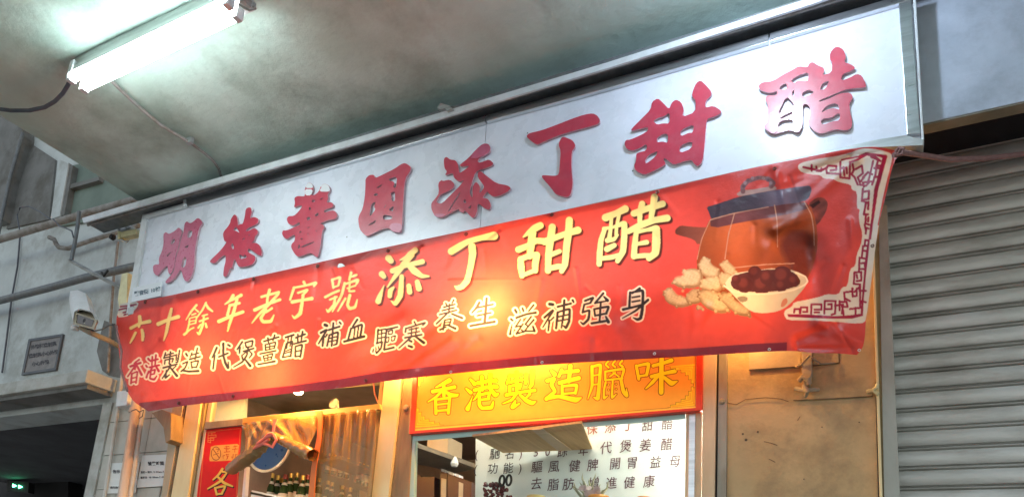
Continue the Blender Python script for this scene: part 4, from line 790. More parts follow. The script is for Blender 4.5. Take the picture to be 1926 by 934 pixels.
for x, y, r in ((500, 670, 48), (600, 670, 58), (630, 630, 40), (560, 600, 40), (720, 620, 60), (790, 650, 34), (715, 680, 34), (450, 640, 28)):
    cv.strokes([[(1240+x/3.115, 320+y/3.115, r/3.115)]], (.07, .014, .016)); cv.strokes([[(1240+(x-8)/3.115, 320+(y-12)/3.115, r*.55/3.115)]], (.17, .035, .032), soft=9, alpha=.6)
cv.strokes(pst("380,675,5 412,700,5 440,712,5 520,724,5 660,722,5 780,702,5 850,672,5 868,650,5 855,622,4 800,598,4"), (.82, .78, .70))
cv.poly(pp_("450,745 490,735 520,745 515,765 480,775"), (.10, .075, .05), alpha=.8)
cv.poly(pp_("710,800 720,760 745,745 755,770 730,800"), (.55, .12, .06), alpha=.8)

top = [(226, 571), (306, 558), (400, 537), (520, 511), (706, 469), (950, 418), (1180, 369.5), (1300, 342), (1419, 315), (1520, 295), (1600, 280), (1640, 276), (1692, 284)]
bot = [(279, 773), (340, 763), (440, 752), (545, 739), (640, 729), (721, 717), (860, 701), (1020, 686), (1160, 677), (1290, 670), (1402, 663), (1500, 660), (1530, 663), (1575, 664), (1612, 667)]
left = [(226, 571), (219, 600), (221, 630), (226, 680), (234, 722), (250, 752), (279, 773)]
right = [(1692, 284), (1679, 314), (1668, 360), (1654, 417), (1645, 476), (1638.6, 530), (1629, 600), (1621, 655), (1612, 667)]
gpx, U, V = coons(top, right, bot, left, 1250, 320)
X_, Y_ = gpx[..., 0], gpx[..., 1]
def ridge(x1, y1, x2, y2, w_, amp, taper=1):
    L2 = (x2-x1)**2+(y2-y1)**2; t = ((X_-x1)*(x2-x1)+(Y_-y1)*(y2-y1))/L2; tc = np.clip(t, 0, 1)
    d = np.hypot(X_-x1-tc*(x2-x1), Y_-y1-tc*(y2-y1)); return amp*np.exp(-(d/w_)**2)*(1-.75*tc if taper else 1)
dep = 3.012+.0*V
dep = dep + .02*V + .010*np.sin(U*21+V*2.2)*np.sin(V*math.pi)**.6 + .005*np.sin(U*47+3*V+1.)*V + .003*np.sin(U*95-6*V)*(V*.7+.3)
dep += .05*np.clip(.03-U, 0, 1)/.03*.6
for a in ((940, 430, 893, 464, 5, -.007), (600, 492, 592, 560, 6, .005), (477, 523, 483, 580, 6, .006), (477, 523, 460, 560, 5, -.004), (477, 523, 510, 560, 6, .004),
          (700, 470, 640, 520, 9, .006), (760, 600, 600, 700, 14, .012), (820, 610, 690, 712, 12, -.011), (850, 640, 740, 716, 9, .010), (900, 640, 800, 700, 10, -.008), (330, 600, 300, 700, 16, .009), (270, 600, 262, 720, 14, -.009),
          (330, 560, 350, 600, 7, -.006), (306, 560, 300, 620, 6, .005), (640, 500, 652, 660, 16, .008), (585, 560, 560, 720, 18, -.007), (845, 527, 1000, 525, 3, .0025), (1035, 403, 1020, 470, 9, .005), (1236, 362, 1225, 420, 8, .005), (1236, 362, 1270, 400, 7, -.005),
          (1640, 285, 1500, 330, 7, .009), (1640, 285, 1480, 345, 7, -.009), (1600, 290, 1460, 360, 9, .010), (1610, 300, 1500, 400, 10, -.010), (1457, 318, 1480, 400, 8, -.006), (1457, 318, 1420, 360, 7, .006), (1680, 292, 1600, 520, 16, .012), (1660, 330, 1560, 560, 20, -.012),
          (1455, 430, 1520, 405, 13, -.022), (1520, 470, 1545, 560, 26, .020), (1440, 470, 1410, 570, 20, -.010), (1500, 640, 1600, 600, 10, .012), (1540, 606, 1612, 640, 12, -.016), (1500, 655, 1600, 655, 6, .008), (1330, 580, 1300, 630, 12, -.010), (1290, 560, 1320, 640, 14, .009), (1120, 600, 1000, 670, 22, .010), (1180, 610, 1240, 660, 16, -.008),
          (1560, 292, 1612, 282, 4, -.008), (1600, 296, 1655, 286, 4, .007), (440, 620, 400, 735, 15, .009), (500, 640, 530, 735, 14, -.008)):
    dep += ridge(*a)*1.7
for k_ in range(70):
    x_, y_ = rng.uniform(250, 1600), 0; v_ = rng.uniform(.05, .9); yt = np.interp(x_, [p[0] for p in top], [p[1] for p in top]); yb = np.interp(x_, [p[0] for p in bot], [p[1] for p in bot]); y_ = yt+(yb-yt)*v_
    a_ = rng.uniform(.6, 2.6); l_ = rng.uniform(25, 80); dep += ridge(x_, y_, x_+l_*math.cos(a_), y_+l_*math.sin(a_), rng.uniform(3, 8), rng.choice([-1, 1])*rng.uniform(.003, .0075))
for gx_ in np.linspace(260, 1600, 26):                       # small puckers along the hem
    yb_ = np.interp(gx_, [p[0] for p in bot], [p[1] for p in bot]); dep += ridge(gx_, yb_-4, gx_+rng.uniform(-9, 9), yb_-26-rng.uniform(0, 18), 4, rng.uniform(-.003, .003))
pos = pt(X_, Y_, dep); smp = cv.sample(X_, Y_)
bn = thing('red_banner', 'long red vinyl banner with yellow and black characters and a clay pot picture', 'banner')
bo = bpy.data.objects.new('cloth', grid_mesh('banner_cloth', pos, smp[..., :3], smp[..., 3], M['banner'])); COL.objects.link(bo); bo.parent = bn
def grom(x, y, m_='grommet', r=2.6, Y=3.0):
    g = MB(); i = np.unravel_index(np.argmin((X_-x)**2+(Y_-y)**2), X_.shape); yy = dep[i]-.003; q = []
    c = np.array(P(x, y, yy)); s_ = r*mpp(x, y, yy); ring = [c+s_*np.array([math.cos(a), 0, math.sin(a)]) for a in np.linspace(0, 2*math.pi, 17)]
    g.tube(ring, s_*.38, 6, False); g.build('grommet', M[m_], bn, True)
for x, y in ((372, 548), (477, 524), (597, 500), (729.5, 471.5), (876.5, 440), (1038, 403.5), (1236.5, 361), (1457, 317), (273, 567.5), (1641, 462)): grom(x, y)
for x, y in ((336, 757), (438, 744.5), (688, 715)): grom(x, y)
for x, y in ((848, 699), (1019.5, 681), (1231, 664.5), (1447, 656.5), (1616, 658)): grom(x, y, 'grommet_w', 2.2)
def cord(pts, Y, r, label, name='rope'):
    g = MB(); g.tube([P(x, y, yy) for (x, y), yy in zip(pts, Y)], r, 8); return tag(g.build(name, M['rope'], None, True), label, 'cord')
cord([(1680, 292), (1700, 287), (1735, 292), (1787, 300), (1850, 298), (1940, 288)], [3.0, 3.02, 3.1, 3.2, 3.3, 3.4], .011, 'faded pinkish cord tying the banner top right corner to the right')
cord([(1684, 286), (1690, 278), (1700, 280), (1698, 289), (1688, 292), (1694, 281)], [3.0, 2.99, 2.985, 2.99, 3.0, 2.99], .006, 'short knotted cord at the banner top right corner')
cord([(219, 612), (223, 640), (229, 660), (226, 690), (240, 735)], [3.0, 3.0, 3.01, 3.02, 3.05], .008, 'twisted cord along the banner left edge')

# ------------------------------------------------------------------ shopfront
YF = 3.42
sf = thing('shopfront', 'cream and yellow metal door and window frames under the red banner', 'shopfront')
def fp(px, m_, Y=YF, d=.05, name='post', par=sf, bev=.002): return MB().prism(px, Y, d).build(name, M[m_], par, bevel=bev)
def ext(a, b, c, d, e=80):      # carry a post down out of view
    f = lambda p, q: (q[0]+(q[0]-p[0])*e/(q[1]-p[1])*1.0, q[1]+e)
    return [a, b, f(b, c), f(a, d)]
fp(ext((334, 690), (356, 690), (314, 934), (303, 934)), 'plaster2', 3.40, .08, 'jamb')
fp(ext((357, 690), (364, 690), (322, 934), (314, 934)), 'blackgap', 3.43, .03, 'gap_seal')  # black strip in an open gap, the gap's shade put into colour
fp(ext((364, 690), (387, 690), (353, 934), (321.5, 934)), 'post_yellow', 3.40, .07)
fp(ext((387, 690), (397, 690), (361, 934), (353.5, 934)), 'post_olive', 3.415, .05)
fp(ext((395, 740), (402, 740), (372, 934), (361.5, 934)), 'post_beige', 3.425, .04)
fp(ext((726, 690), (757, 690), (730, 934), (699, 934)), 'post_yellow', 3.385, .08)
fp(ext((718, 690), (726, 690), (698.5, 934), (690, 934)), 'post_olive', 3.41, .05)
fp(ext((757.5, 690), (762, 690), (735, 934), (731, 934)), 'blackgap', 3.42, .04, 'gap_seal')
fp(ext((762, 690), (781, 690), (768, 934), (735.5, 934)), 'wood_old', 3.405, .07, 'jamb')
fp([(386, 793), (456, 786.5), (456, 798), (384, 806)], 'grey_strip', 3.39, .06, 'transom')
fp([(330, 640), (1348, 600), (1348, 668), (722, 690), (722, 700), (330, 735)], 'plaster', 3.43, .2, 'header', bev=0)
fp(ext((1290, 777), (1320.5, 771.5), (1319, 934), (1288, 934)), 'post_beige', 3.425, .05, 'window_frame')
fp(ext((1296, 778), (1308, 776), (1306, 934), (1294, 934)), 'alu', 3.418, .01, 'glazing_bead')
fp(ext((1322.5, 640), (1348, 640), (1344, 934), (1319.5, 934)), 'post_beige', 3.395, .08)
fp(ext((1348, 640), (1352, 640), (1348, 934), (1344.5, 934)), 'blackgap', 3.415, .03, 'gap_seal')
fp(ext((1352, 640), (1368, 640), (1366, 934), (1348.5, 934)), 'grey_strip', 3.40, .06, 'cover_strip')
fp([(770, 820), (781, 818), (777, 990), (757, 990)], 'teal', 3.415, .03, 'window_edge')
fp([(776, 818), (1289, 775.5), (1289, 787), (775.5, 829)], 'teal', 3.417, .003, 'glass_tape', bev=0)
for x, y, r in ((764, 766, .019), (1358, 754.5, .014)):
    g = MB(); g.lathe(P(x, y, 3.40), (0, -1, 0), [(-.01, r), (.006, r), (.010, r*.7), (.011, r*.2)], 12); g.build('bolt', M['cam_trim'], sf, True)
g = MB(); g.prism([(781, 826), (1290, 784), (1288, 990), (776, 990)], 3.428, .004); g.build('window_pane', M['glass'], sf)
g = MB(); g.prism([(397, 705), (719, 690), (714, 762), (456, 787), (388, 793)], 3.44, .004); g.build('transom_pane', M['glass'], sf)
g = MB()
for a, b in (((380, 800), (366, 880)), ((376, 812), (361, 900))): pass
fp([(384, 806), (388, 806), (366, 960), (362, 960)], 'post_beige', 3.41, .04, 'door_stile')
# amber rail and clear curtain
cu = thing('plastic_curtain', 'clear plastic door curtain rolled up and tied with pink ribbon under an amber rail', 'curtain')
g = MB(); g.prism([(456, 785), (600, 770.5), (714, 758.5), (714, 768.5), (600, 780.5), (456, 796)], 3.36, .03); g.build('curtain_rail', M['amber_rail'], cu, bevel=.003)
def sheet(top, right, bottom, left, Yf, nu, nv, name, m_, thick=0):
    gg, u, v = coons(top, right, bottom, left, nu, nv); q = pt(gg[..., 0], gg[..., 1], Yf(u, v)).reshape(-1, 3)
    g = MB(); g.add(q, [(j*nu+i, (j+1)*nu+i, (j+1)*nu+i+1, j*nu+i+1) for j in range(nv-1) for i in range(nu-1)])
    return g.build(name, m_, cu, True)
sheet([(456, 794), (486, 791), (517, 788)], [(517, 788), (516, 800), (513, 816)], [(449, 872), (480, 846), (513, 816)], [(456, 794), (462, 830), (449, 872)],
      lambda u, v: 3.345+.014*np.sin(u*11+v*4+1.5*np.sin(v*3))*(.4+v)+.005*np.sin(u*23-v*9+2*np.sin(u*4))+.02*v, 60, 40, 'curtain_sheet', M['curtain'])
sheet([(520, 787), (560, 783), (606, 778)], [(606, 778), (592, 815), (576, 846)], [(517, 818), (545, 832), (576, 846)], [(520, 787), (518, 800), (517, 818)],
      lambda u, v: 3.345+.015*np.sin(u*9-v*6+1.3*np.sin(u*5))*(.3+v)+.005*np.sin(u*21-v*11+2*np.sin(v*4))-.02*v, 60, 40, 'curtain_sheet', M['curtain'])
sheet([(608, 778), (660, 772), (712, 766)], [(708, 768), (706, 850), (692, 975)], [(588, 975), (640, 975), (692, 975)], [(608, 778), (602, 850), (588, 975)],
      lambda u, v: 3.345+(.009*np.sin(u*34+np.sin(v*3)*1.2)+.003*np.sin(u*71+v))*np.exp(-v*2.5)+.01*np.sin(u*9+v*2), 140, 60, 'curtain_sheet', M['curtain'])
def crumple(g, amp):
    g.v = [(x+amp*math.sin(61*x+83*z+9*y), y+amp*math.sin(97*z-53*x), z+amp*math.sin(71*x+101*z+2)) for x, y, z in g.v]; return g
def dense(p, n=22): 
    q = interp([(a[0], a[2]) for a in p], n); yy = np.interp(np.linspace(0, 1, n), np.linspace(0, 1, len(p)), [a[1] for a in p]); return [(q[i][0], yy[i], q[i][1]) for i in range(n)]
g = MB(); g.tube(dense([P(432, 884, 3.33), P(455, 868, 3.33), P(485, 846, 3.32), P(513, 824, 3.32)]), [float(np.interp(t, [0, .3, .7, 1], [.038, .046, .040, .022])) for t in np.linspace(0, 1, 22)], 20); crumple(g, .0055); o_ = g.build('curtain_roll', M['curtain_thick'], cu, True)
g = MB(); g.tube(dense([P(515, 818, 3.32), P(540, 832, 3.31), P(566, 845, 3.3), P(588, 855, 3.29)]), [float(np.interp(t, [0, .3, .7, 1], [.022, .034, .038, .042])) for t in np.linspace(0, 1, 22)], 20, False); crumple(g, .0035); g.build('curtain_roll', M['curtain_tube'], cu, True)
g = MB(); g.tube([P(516, 819, 3.33), P(588, 855, 3.30)], [.026, .039], 16, False); g.build('roll_lining', M['strap'], cu, True)
g = MB(); g.prism([(513, 788), (521, 787), (517, 800), (515, 815), (511, 815), (513, 800)], 3.30, .004); g.build('ribbon', M['ribbon'], cu)
g = MB()
for pts in (((515, 816), (500, 822), (484, 834), (478, 842), (490, 836), (505, 826)), ((515, 816), (520, 826), (512, 840), (505, 836), (496, 834)), ((514, 814), (505, 815), (497, 824), (486, 832))):
    g.tube([P(x, y, 3.27) for x, y in pts], .010, 6)
g.build('ribbon_bow', M['ribbon'], cu, True)
g = MB(); g.prism([(592, 772), (606, 771), (606, 790), (603, 830), (594, 880), (588, 970), (576, 970), (585, 880), (596, 820), (598, 790)], 3.33, .008); g.build('edge_strap', M['strap'], cu)
# red door poster
dp = thing('door_poster', 'red poster with golden character and no smoking panel beside the curtain', 'poster')
pc = Canvas(355, 790, 470, 990, 5., (.78, .012, .008)); po = (360, 790, 6.485)
GOLD = srgb(250, 205, 90)
for a, b in (((384, 812), (453, 804.5)), ((386.5, 812), (370, 990)), ((452, 804.5), (441, 990))): pc.strokes([[(a[0], a[1], .5), (b[0], b[1], .5)]], srgb(240, 140, 70))
def fr2(c, spec, o, w, col):
    ox, oy, s = o
    for part in spec.split(';'):
        q = [tuple(map(float, z.split(','))) for z in part.split()]
        for a, b in zip(q[:-1], q[1:]): c.strokes([[(ox+a[0]/s, oy+a[1]/s, w), (ox+b[0]/s, oy+b[1]/s, w)]], col)
fr2(pc, "205,150 290,145;205,150 200,260 235,270;210,180 300,175 300,200 230,205;250,150 250,180;200,215 275,215 270,240 205,240;235,215 232,270", po, .7, srgb(240, 150, 70))
pc.poly(lines(xy("238,320 280,305 400,295 560,285 580,300 560,470 500,485 300,495 225,495 218,470"), *po), srgb(240, 175, 80))
pc.strokes([[(360+(300+57*math.cos(a))/6.485, 790+(402+80*math.sin(a))/6.485, .7) for a in np.linspace(0, 6.3, 40)]], (.30, .04, .02))
pc.strokes(parse("262,345,5 340,455,5;265,420,4 330,400,4;300,345,4 330,350,5 320,380,4", *po), (.30, .04, .02))
pc.strokes(parse("410,320,5 460,315,5;400,340,5 470,335,5;415,355,4 455,352,4;430,310,4 430,380,5;400,385,5 470,378,5;510,320,5 560,310,5;530,300,4 535,345,5;500,350,5 560,345,5;530,350,5 530,385,5;385,430,5 405,425,5;385,430,4 388,460,4;430,410,5 440,460,5;450,430,5 430,470,5;420,415,4 455,410,4;490,440,4 500,470,4;510,410,5 505,450,5;530,415,4 560,410,4;540,415,4 535,470,5", *po), srgb(200, 70, 20))
ge = parse("378,590,15 330,660,13 265,720,9;380,622,12 430,635,10 350,740,15 200,830,8;318,682,13 400,760,17 500,800,10;288,820,13 310,900,13;290,820,12 410,800,13 370,890,13;305,897,11 375,890,11", *po)
pc.strokes(ge, (.04, .01, .01), .5, 1.6, 1.8); pc.strokes(ge, GOLD)
# the next character continues below the frame edge
gg, u, v = coons([(386, 807), (455, 800.5)], [(455, 800.5), (443, 985)], [(362, 985), (443, 985)], [(386, 807), (362, 985)], 240, 400)
sm = pc.sample(gg[..., 0], gg[..., 1]); o_ = bpy.data.objects.new('sheet', grid_mesh('poster_sheet', pt(gg[..., 0], gg[..., 1], 3.412+.002*np.sin(v*9)), sm[..., :3], None, M['poster_red'])); COL.objects.link(o_); o_.parent = dp

# ------------------------------------------------------------------ yellow lightbox style menu sign
ys = thing('yellow_menu_sign', 'yellow sign with bright yellow outlined characters and red frame above the window', 'sign')
LB = Canvas(764, 590, 1330, 822, 3., srgb(250, 190, 70))
def ygrad(X, Y):
    t = np.clip((np.abs(Y-(800-(X-790)*.085)+8))/60, 0, 1)[..., None]; n_ = (.5+.5*np.sin(X*.021+2.2)*np.cos(Y*.03))[..., None]
    return np.array(srgb(250, 190, 70), np.float32)*(1-t*(.35+.45*n_))+np.array(srgb(240, 135, 40), np.float32)*(t*(.35+.45*n_))
LB._blend(0, 0, np.ones((LB.h, LB.w), np.float32), ygrad)
OUT = (.13, .03, .004); YEL = (1., .86, .01)
L6 = [(790, 690, 7.70, "425,190,34 330,240,26 230,290,10;185,350,28 330,320,24 500,285,26;345,240,24 345,410,26;330,330,18 230,430,20 115,500,8;370,350,18 440,400,34 530,405,24 555,385,6;225,480,24 230,665,24;250,465,18 430,440,22;430,450,22 410,660,24;250,540,14 420,520,14;250,630,18 410,615,18"),
 (790, 690, 7.70, "730,175,16 790,240,28;670,310,14 735,365,26;690,600,34 730,500,12 765,410,4;840,225,26 980,200,24 1095,190,26;895,140,26 905,330,18;1020,115,28 1010,300,24;790,330,24 960,290,24 1110,285,26;870,340,18 800,450,14 765,480,4;1020,320,22 1090,400,30 1140,380,6;860,400,20 1000,370,20 990,450,20;870,470,16 1000,455,18;860,390,22 860,540,26 900,590,24 1030,580,28 1060,500,12"),
 (790, 690, 7.70, "1300,110,12 1262,230,16;1290,128,16 1470,105,16;1265,222,18 1480,180,18;1400,75,26 1400,330,22;1300,270,18 1300,345,22;1300,272,14 1460,245,16 1440,310,16;1540,110,24 1530,230,20;1630,60,32 1620,240,26 1590,290,18;1250,400,24 1460,360,18 1660,332,24;1400,375,20 1330,470,18 1200,525,8;1380,490,16 1340,575,30 1440,525,10;1450,400,18 1540,480,28 1620,515,32 1680,495,6;1590,385,20 1540,440,12"),
 (1020, 670, 6.42, "110,170,16 150,215,26;60,290,22 140,270,22 110,340,22 150,420,20 50,510,24;60,500,24 200,480,22 400,520,32 470,495,8;235,160,18 200,240,16;240,190,20 430,170,24;340,115,26 320,300,22;210,315,24 440,258,26;240,355,18 240,450,18;240,358,14 410,345,20 400,440,18;240,450,14 400,435,14"),
 (1020, 670, 6.42, "600,120,20 600,350,18 550,510,6;610,120,16 700,105,20 690,300,20 670,500,24 620,490,6;610,230,10 690,215,10;600,340,10 680,330,10;800,50,12 765,95,10 800,130,12;880,50,12 845,95,10 880,125,12;965,50,14 930,90,10 970,120,14;760,180,13 760,280,14;760,180,12 980,150,16 960,250,13;770,282,11 965,262,13;815,240,9 880,192,9;855,192,8 925,240,9;765,310,13 745,400,12 745,500,14 790,470,5;850,290,11 842,490,14 895,450,5;950,280,18 980,420,22 1020,470,20 1015,385,5;798,340,8;798,400,8;892,330,8;892,390,8"),
 (1020, 670, 6.42, "1135,110,18 1165,270,18;1140,112,14 1280,88,20 1260,220,18;1165,238,14 1265,220,14;1340,110,20 1450,80,20 1560,45,24;1320,240,22 1450,205,20 1600,175,24;1440,0,26 1435,430,28;1400,230,20 1330,310,20 1250,385,8;1470,250,20 1560,320,30 1630,295,6")]
st6 = [parse(t, ox, oy, s) for ox, oy, s, t in L6]
for st in st6: LB.strokes(st, OUT, 1.55)
for st in st6: LB.strokes(st, YEL, .1)
LB.strokes([[(779, 808.5, .9), (1309, 765, .9)]], srgb(255, 225, 90), .8)
LB.strokes([[(779, 804.5, .45), (1309, 762, .45)]], (.2, .12, .01))
LB.strokes([[(784, 640, .45), (779, 806, .45)], [(1309, 600, .45), (1308, 764, .45)]], (.2, .1, .01))
def stair(c, pts, col, w): c.strokes([[(a[0], a[1], w), (b[0], b[1], w)] for a, b in zip(pts[:-1], pts[1:])], col)
def corner(cx_, cy_, sx, sy, slope):
    P_ = lambda i, j: (cx_+sx*i, cy_+sy*j-slope*sx*i)
    seq = [(0, 44), (3, 44), (3, 36), (7, 36), (7, 28), (12, 28), (12, 20), (18, 20), (18, 14), (26, 14), (26, 9), (36, 9), (36, 5), (46, 5), (46, 1), (54, 0)]
    LB.poly([P_(i, j) for i, j in seq]+[P_(0, 0)], srgb(255, 214, 50))
    stair(LB, [P_(i, j) for i, j in seq], OUT, .45)
    for a, b in (((1, 4), (44, 2)), ((2, 40), (2, 4)), ((5, 30), (5, 8)), ((5, 8), (30, 6)), ((9, 24), (9, 12)), ((9, 12), (24, 10)), ((13, 18), (13, 14))):
        LB.strokes([[(*P_(*a), .5), (*P_(*b), .5)]], srgb(225, 110, 20))
corner(1307, 762, -1, -1, .085); corner(781, 803, 1, -1, .085)
corner(1307, 684, -1, 1, .085)
corner(784, 690, 1, 1, .085)
quad = [(782, 650), (1309, 604), (1309, 765), (779, 809)]
gg, u, v = coons([(788, 640), (1310, 596)], [(1310, 596), (1308.5, 767)], [(778, 811), (1308.5, 767)], [(788, 640), (778, 811)], 900, 270)
sm = LB.sample(gg[..., 0], gg[..., 1]); o_ = bpy.data.objects.new('face', grid_mesh('menu_sign_face', pt(gg[..., 0], gg[..., 1], np.full(u.shape, 3.385)), sm[..., :3], None, M['light_sign'])); COL.objects.link(o_); o_.parent = ys
for q in ([(780, 640), (789, 640), (779, 812), (769, 816)], [(1310, 590), (1323, 590), (1320.5, 771), (1308.5, 768)], [(769.5, 816), (778, 809), (1309, 765.5), (1320, 771)]):
    MB().prism(q, 3.378, .04).build('sign_frame', M['frame_red'], ys, bevel=.003)
MB().prism([(781, 642), (1322, 592), (1319, 770), (771, 814)], 3.39, .028).build('sign_back', M['alu_dull'], ys)

# ------------------------------------------------------------------ plaster pier with old fittings
pr_ = thing('plaster_pier', 'cracked ochre plaster pier between the window and roller shutter', 'pier')
g = MB(); xa, xb = P(1368, 800, YF)[0], .03; g.box(xa, xb, YF, YF+.3, 0, Z(2.25)); g.build('pier_face', M['plaster'], pr_)
g = MB(); g.prism([(1409, 640), (1506, 634), (1506, 687.5), (1409, 694)], 3.405, .02); g.build('plaster_layer', M['plaster2'], pr_)
g = MB(); g.prism([(1528, 640), (1576, 640), (1577, 681), (1530, 686)], 3.407, .02); g.build('plaster_layer', M['plaster'], pr_)
g = MB(); g.prism([(1491, 712), (1494, 751), (1521, 752), (1640, 744), (1650, 700), (1646, 640), (1580, 640), (1580, 684), (1530, 688), (1520, 720)], 3.412, .012); g.build('plaster_layer', M['plaster'], pr_)
g = MB()
for c_ in ([(1367, 757), (1385, 760), (1402, 750), (1440, 747), (1468, 749), (1483, 754)], [(1410, 695), (1450, 692), (1506, 688)], [(1527, 687), (1576, 682)], [(1492, 752), (1560, 749), (1642, 744)], [(1437, 829), (1450, 832), (1462, 836)], [(1446, 862), (1458, 868)], [(1500, 790), (1505, 782)]):
    g = MB(); g.tube([P(x, y+random.uniform(-.6, .6), 3.404 if y < 700 else 3.411) for x, y in c_], .0016, 5); g.build('crack', M['crack'], pr_)
for x, y, r in ((1397, 815, .005), (1403, 826, .007), (1425, 811, .005), (1546, 802, .003), (1616, 793, .003), (1512, 900, .003)):
    g = MB(); g.lathe(P(x, y, 3.4185), (0, -1, 0), [(-.002, r), (.001, r*.9), (.002, r*.3)], 8); g.build('pit', M['crack'], pr_)

g = MB(); g.prism([(1507, 636), (1526, 634), (1527, 700), (1522, 722), (1512, 723), (1508, 700)], 3.37, .04); g.build('broken_bracket', M['plaster2'], pr_, bevel=.003)
g = MB(); g.tube([P(1503, 716, 3.36), P(1510, 708, 3.35), P(1520, 712, 3.34), P(1522, 722, 3.35)], .012, 8); g.tube([P(1496, 730, 3.39), P(1515, 733, 3.36), P(1540, 732, 3.39)], .010, 8); g.tube([P(1515, 744, 3.38), P(1519, 736, 3.35), P(1512, 724, 3.36)], .010, 8)
g.tube([P(1523, 668, 3.35), P(1508, 684, 3.36), P(1497, 690, 3.39)], .006, 6); g.tube([P(1526, 672, 3.36), P(1545, 684, 3.38), P(1570, 682, 3.40)], .004, 6); g.build('old_hook', M['cam_trim'], pr_, True)
fp([(1639, 440), (1644, 440), (1661, 960), (1655, 960)], 'post_yellow', 3.385, .04, 'edge_trim', pr_)
fp([(1647, 745), (1650, 745), (1658, 960), (1652, 960)], 'blackgap', 3.412, .01, 'edge_gap', pr_)
g = MB(); g.tube([P(1632, 735, 3.41), P(1642, 733, 3.37), P(1649, 728, 3.36), P(1650, 722, 3.36)], .009, 8); g.tube([P(1642, 733, 3.37), P(1652, 741, 3.37)], .008, 8); g.build('old_hook', M['brass'], pr_, True)

# ------------------------------------------------------------------ roller shutter
rs = thing('roller_shutter', 'grey steel roller shutter, closed, at the right edge behind the banner', 'roller shutter')
YS_ = 3.55; p0 = .0252*YS_; z0 = .219*YS_
prof = [(0, .014), (.0025, .013), (.0035, -.003), (.010, -.007), (.034, -.010), (.058, -.009), (.067, -.005), (.0685, .011), (.0735, .012), (.0745, -.002), (.078, -.006), (.0815, -.003), (.083, .010), (p0-.0003, .014)]
def slat_mesh():
    g = MB(); x0, x1 = .02, 2.6; n_ = 10
    vs = [(x0+(x1-x0)*i/n_, YS_+d+.0, h) for h, d in prof for i in range(n_+1)]
    g.add(vs, [(j*(n_+1)+i, (j+1)*(n_+1)+i, (j+1)*(n_+1)+i+1, j*(n_+1)+i+1) for j in range(len(prof)-1) for i in range(n_)])
    me = g.mesh('slat', M['slat'], True); return me
sm_ = slat_mesh()
k = 0; zz = Z(z0)
while zz > p0: zz -= p0
while zz < Z(2.32):
    o_ = bpy.data.objects.new('slat', sm_); COL.objects.link(o_); o_.parent = rs; o_.location = (0, random.uniform(-.003, .003), zz); o_.rotation_euler = (0, random.uniform(-.0006, .0006), 0); zz += p0
fp(ext((1652, 385), (1668.5, 385), (1693, 934), (1662.5, 934)), 'rail', 3.40, .16, 'guide_rail', rs)
g = MB(); g.box(.02, 2.6, 3.60, 3.64, 0, Z(2.4)); g.build('shutter_back', M['dark'], rs)
g = MB(); g.box(-4.3, 3.2, 3.66, 3.8, Z(2.26), Z(3.02)); tag(g.build('recess_wall', M['dark2']), kind='structure')  # recess coloured dark for the shade behind the fascia
g = MB(); g.box(-4.3, 3.2, 3.186, 3.66, Z(2.95), Z(3.0)); tag(g.build('recess_ceiling', M['dark']), kind='structure')

# ------------------------------------------------------------------ shop interior
g = MB(); g.box(-4.6, -.3, 3.55, 6.2, Z(1.75), Z(1.8)); tag(g.build('room_ceiling', M['room_ceil']), kind='structure')
g = MB(); g.box(-4.6, -.3, 6.2, 6.3, 0, Z(1.8)); g.box(-4.7, -4.6, 3.55, 6.2, 0, Z(1.8)); g.box(-.3, -.2, 3.5, 6.2, 0, Z(1.8)); tag(g.build('room_wall', M['room_ceil']), kind='structure')
g = MB(); g.box(-2.62, -.32, 4.62, 4.7, 0, Z(1.745)); tag(g.build('room_partition', M['room_wall']), kind='structure')
g = MB(); g.prism([(400, 745), (461, 738), (458, 788), (390, 800)], 3.6, .03); tag(g.build('pale_partition', M['fridge']), 'pale bluish panel seen through the transom glass above the poster', 'panel')
pipe('ceiling_wire', 'thin pink wire hanging behind the transom glass near the cream post', [(698, 690), (703, 722), (705, 740), (711, 757)], 1.4, 3.5, M['ribbon'], 'wire')
# blue round tray
bt = thing('round_tray', 'large blue round tray with pale rim standing behind the rolled curtain', 'tray')
c_ = np.array(P(507, 832, 4.0)); rr = 55*mpp(507, 832, 4.0)
g = MB(); g.lathe(c_, (0, -1, 0), [(-.03, rr*.9), (0, rr*.97), (.002, rr*.9), (-.012, rr*.8), (-.014, .01)], 40); g.build('face', M['blue'], bt, True)
g = MB(); g.tube([c_+[rr*math.cos(a), 0, rr*math.sin(a)] for a in np.linspace(0, 2*math.pi, 41)], .012, 8, False); g.build('rim', M['rim'], bt, True)
# bottles
def bottle(px, py, Y, scale, label, capm='cap_gold', first=[None]):
    h = .30*scale; s_ = scale
    top_ = np.array(P(px, py, Y)); base = top_-[0, 0, h]
    o = thing('bottle', label, 'bottle', 'bottles on the shop shelves', tuple(base))
    def L(name, m_, prof):
        q = MB(); q.lathe((0, 0, 0), (0, 0, 1), [(a*s_, b*s_) for a, b in prof], 12); c = q.build(name, M[m_], o, True)
    L('glass_body', 'bottle', [(0, .03), (.005, .036), (.18, .036), (.21, .026), (.23, .014), (.27, .013)])
    L('label', 'bottle_label', [(.05, .0366), (.051, .0372), (.15, .0372), (.151, .0366)])
    L('neck_label', 'bottle_label', [(.215, .0245), (.232, .0165), (.236, .0160)])
    L('cap', capm, [(.262, .0150), (.264, .017), (.298, .0165), (.30, .010)])
    return o
random.seed(11)
cp = [(481.5, 886), (490, 887), (502, 889.6), (513, 891), (524, 895), (529.5, 900), (538, 893), (548.5, 891), (559.7, 890), (571, 895), (580, 894)]
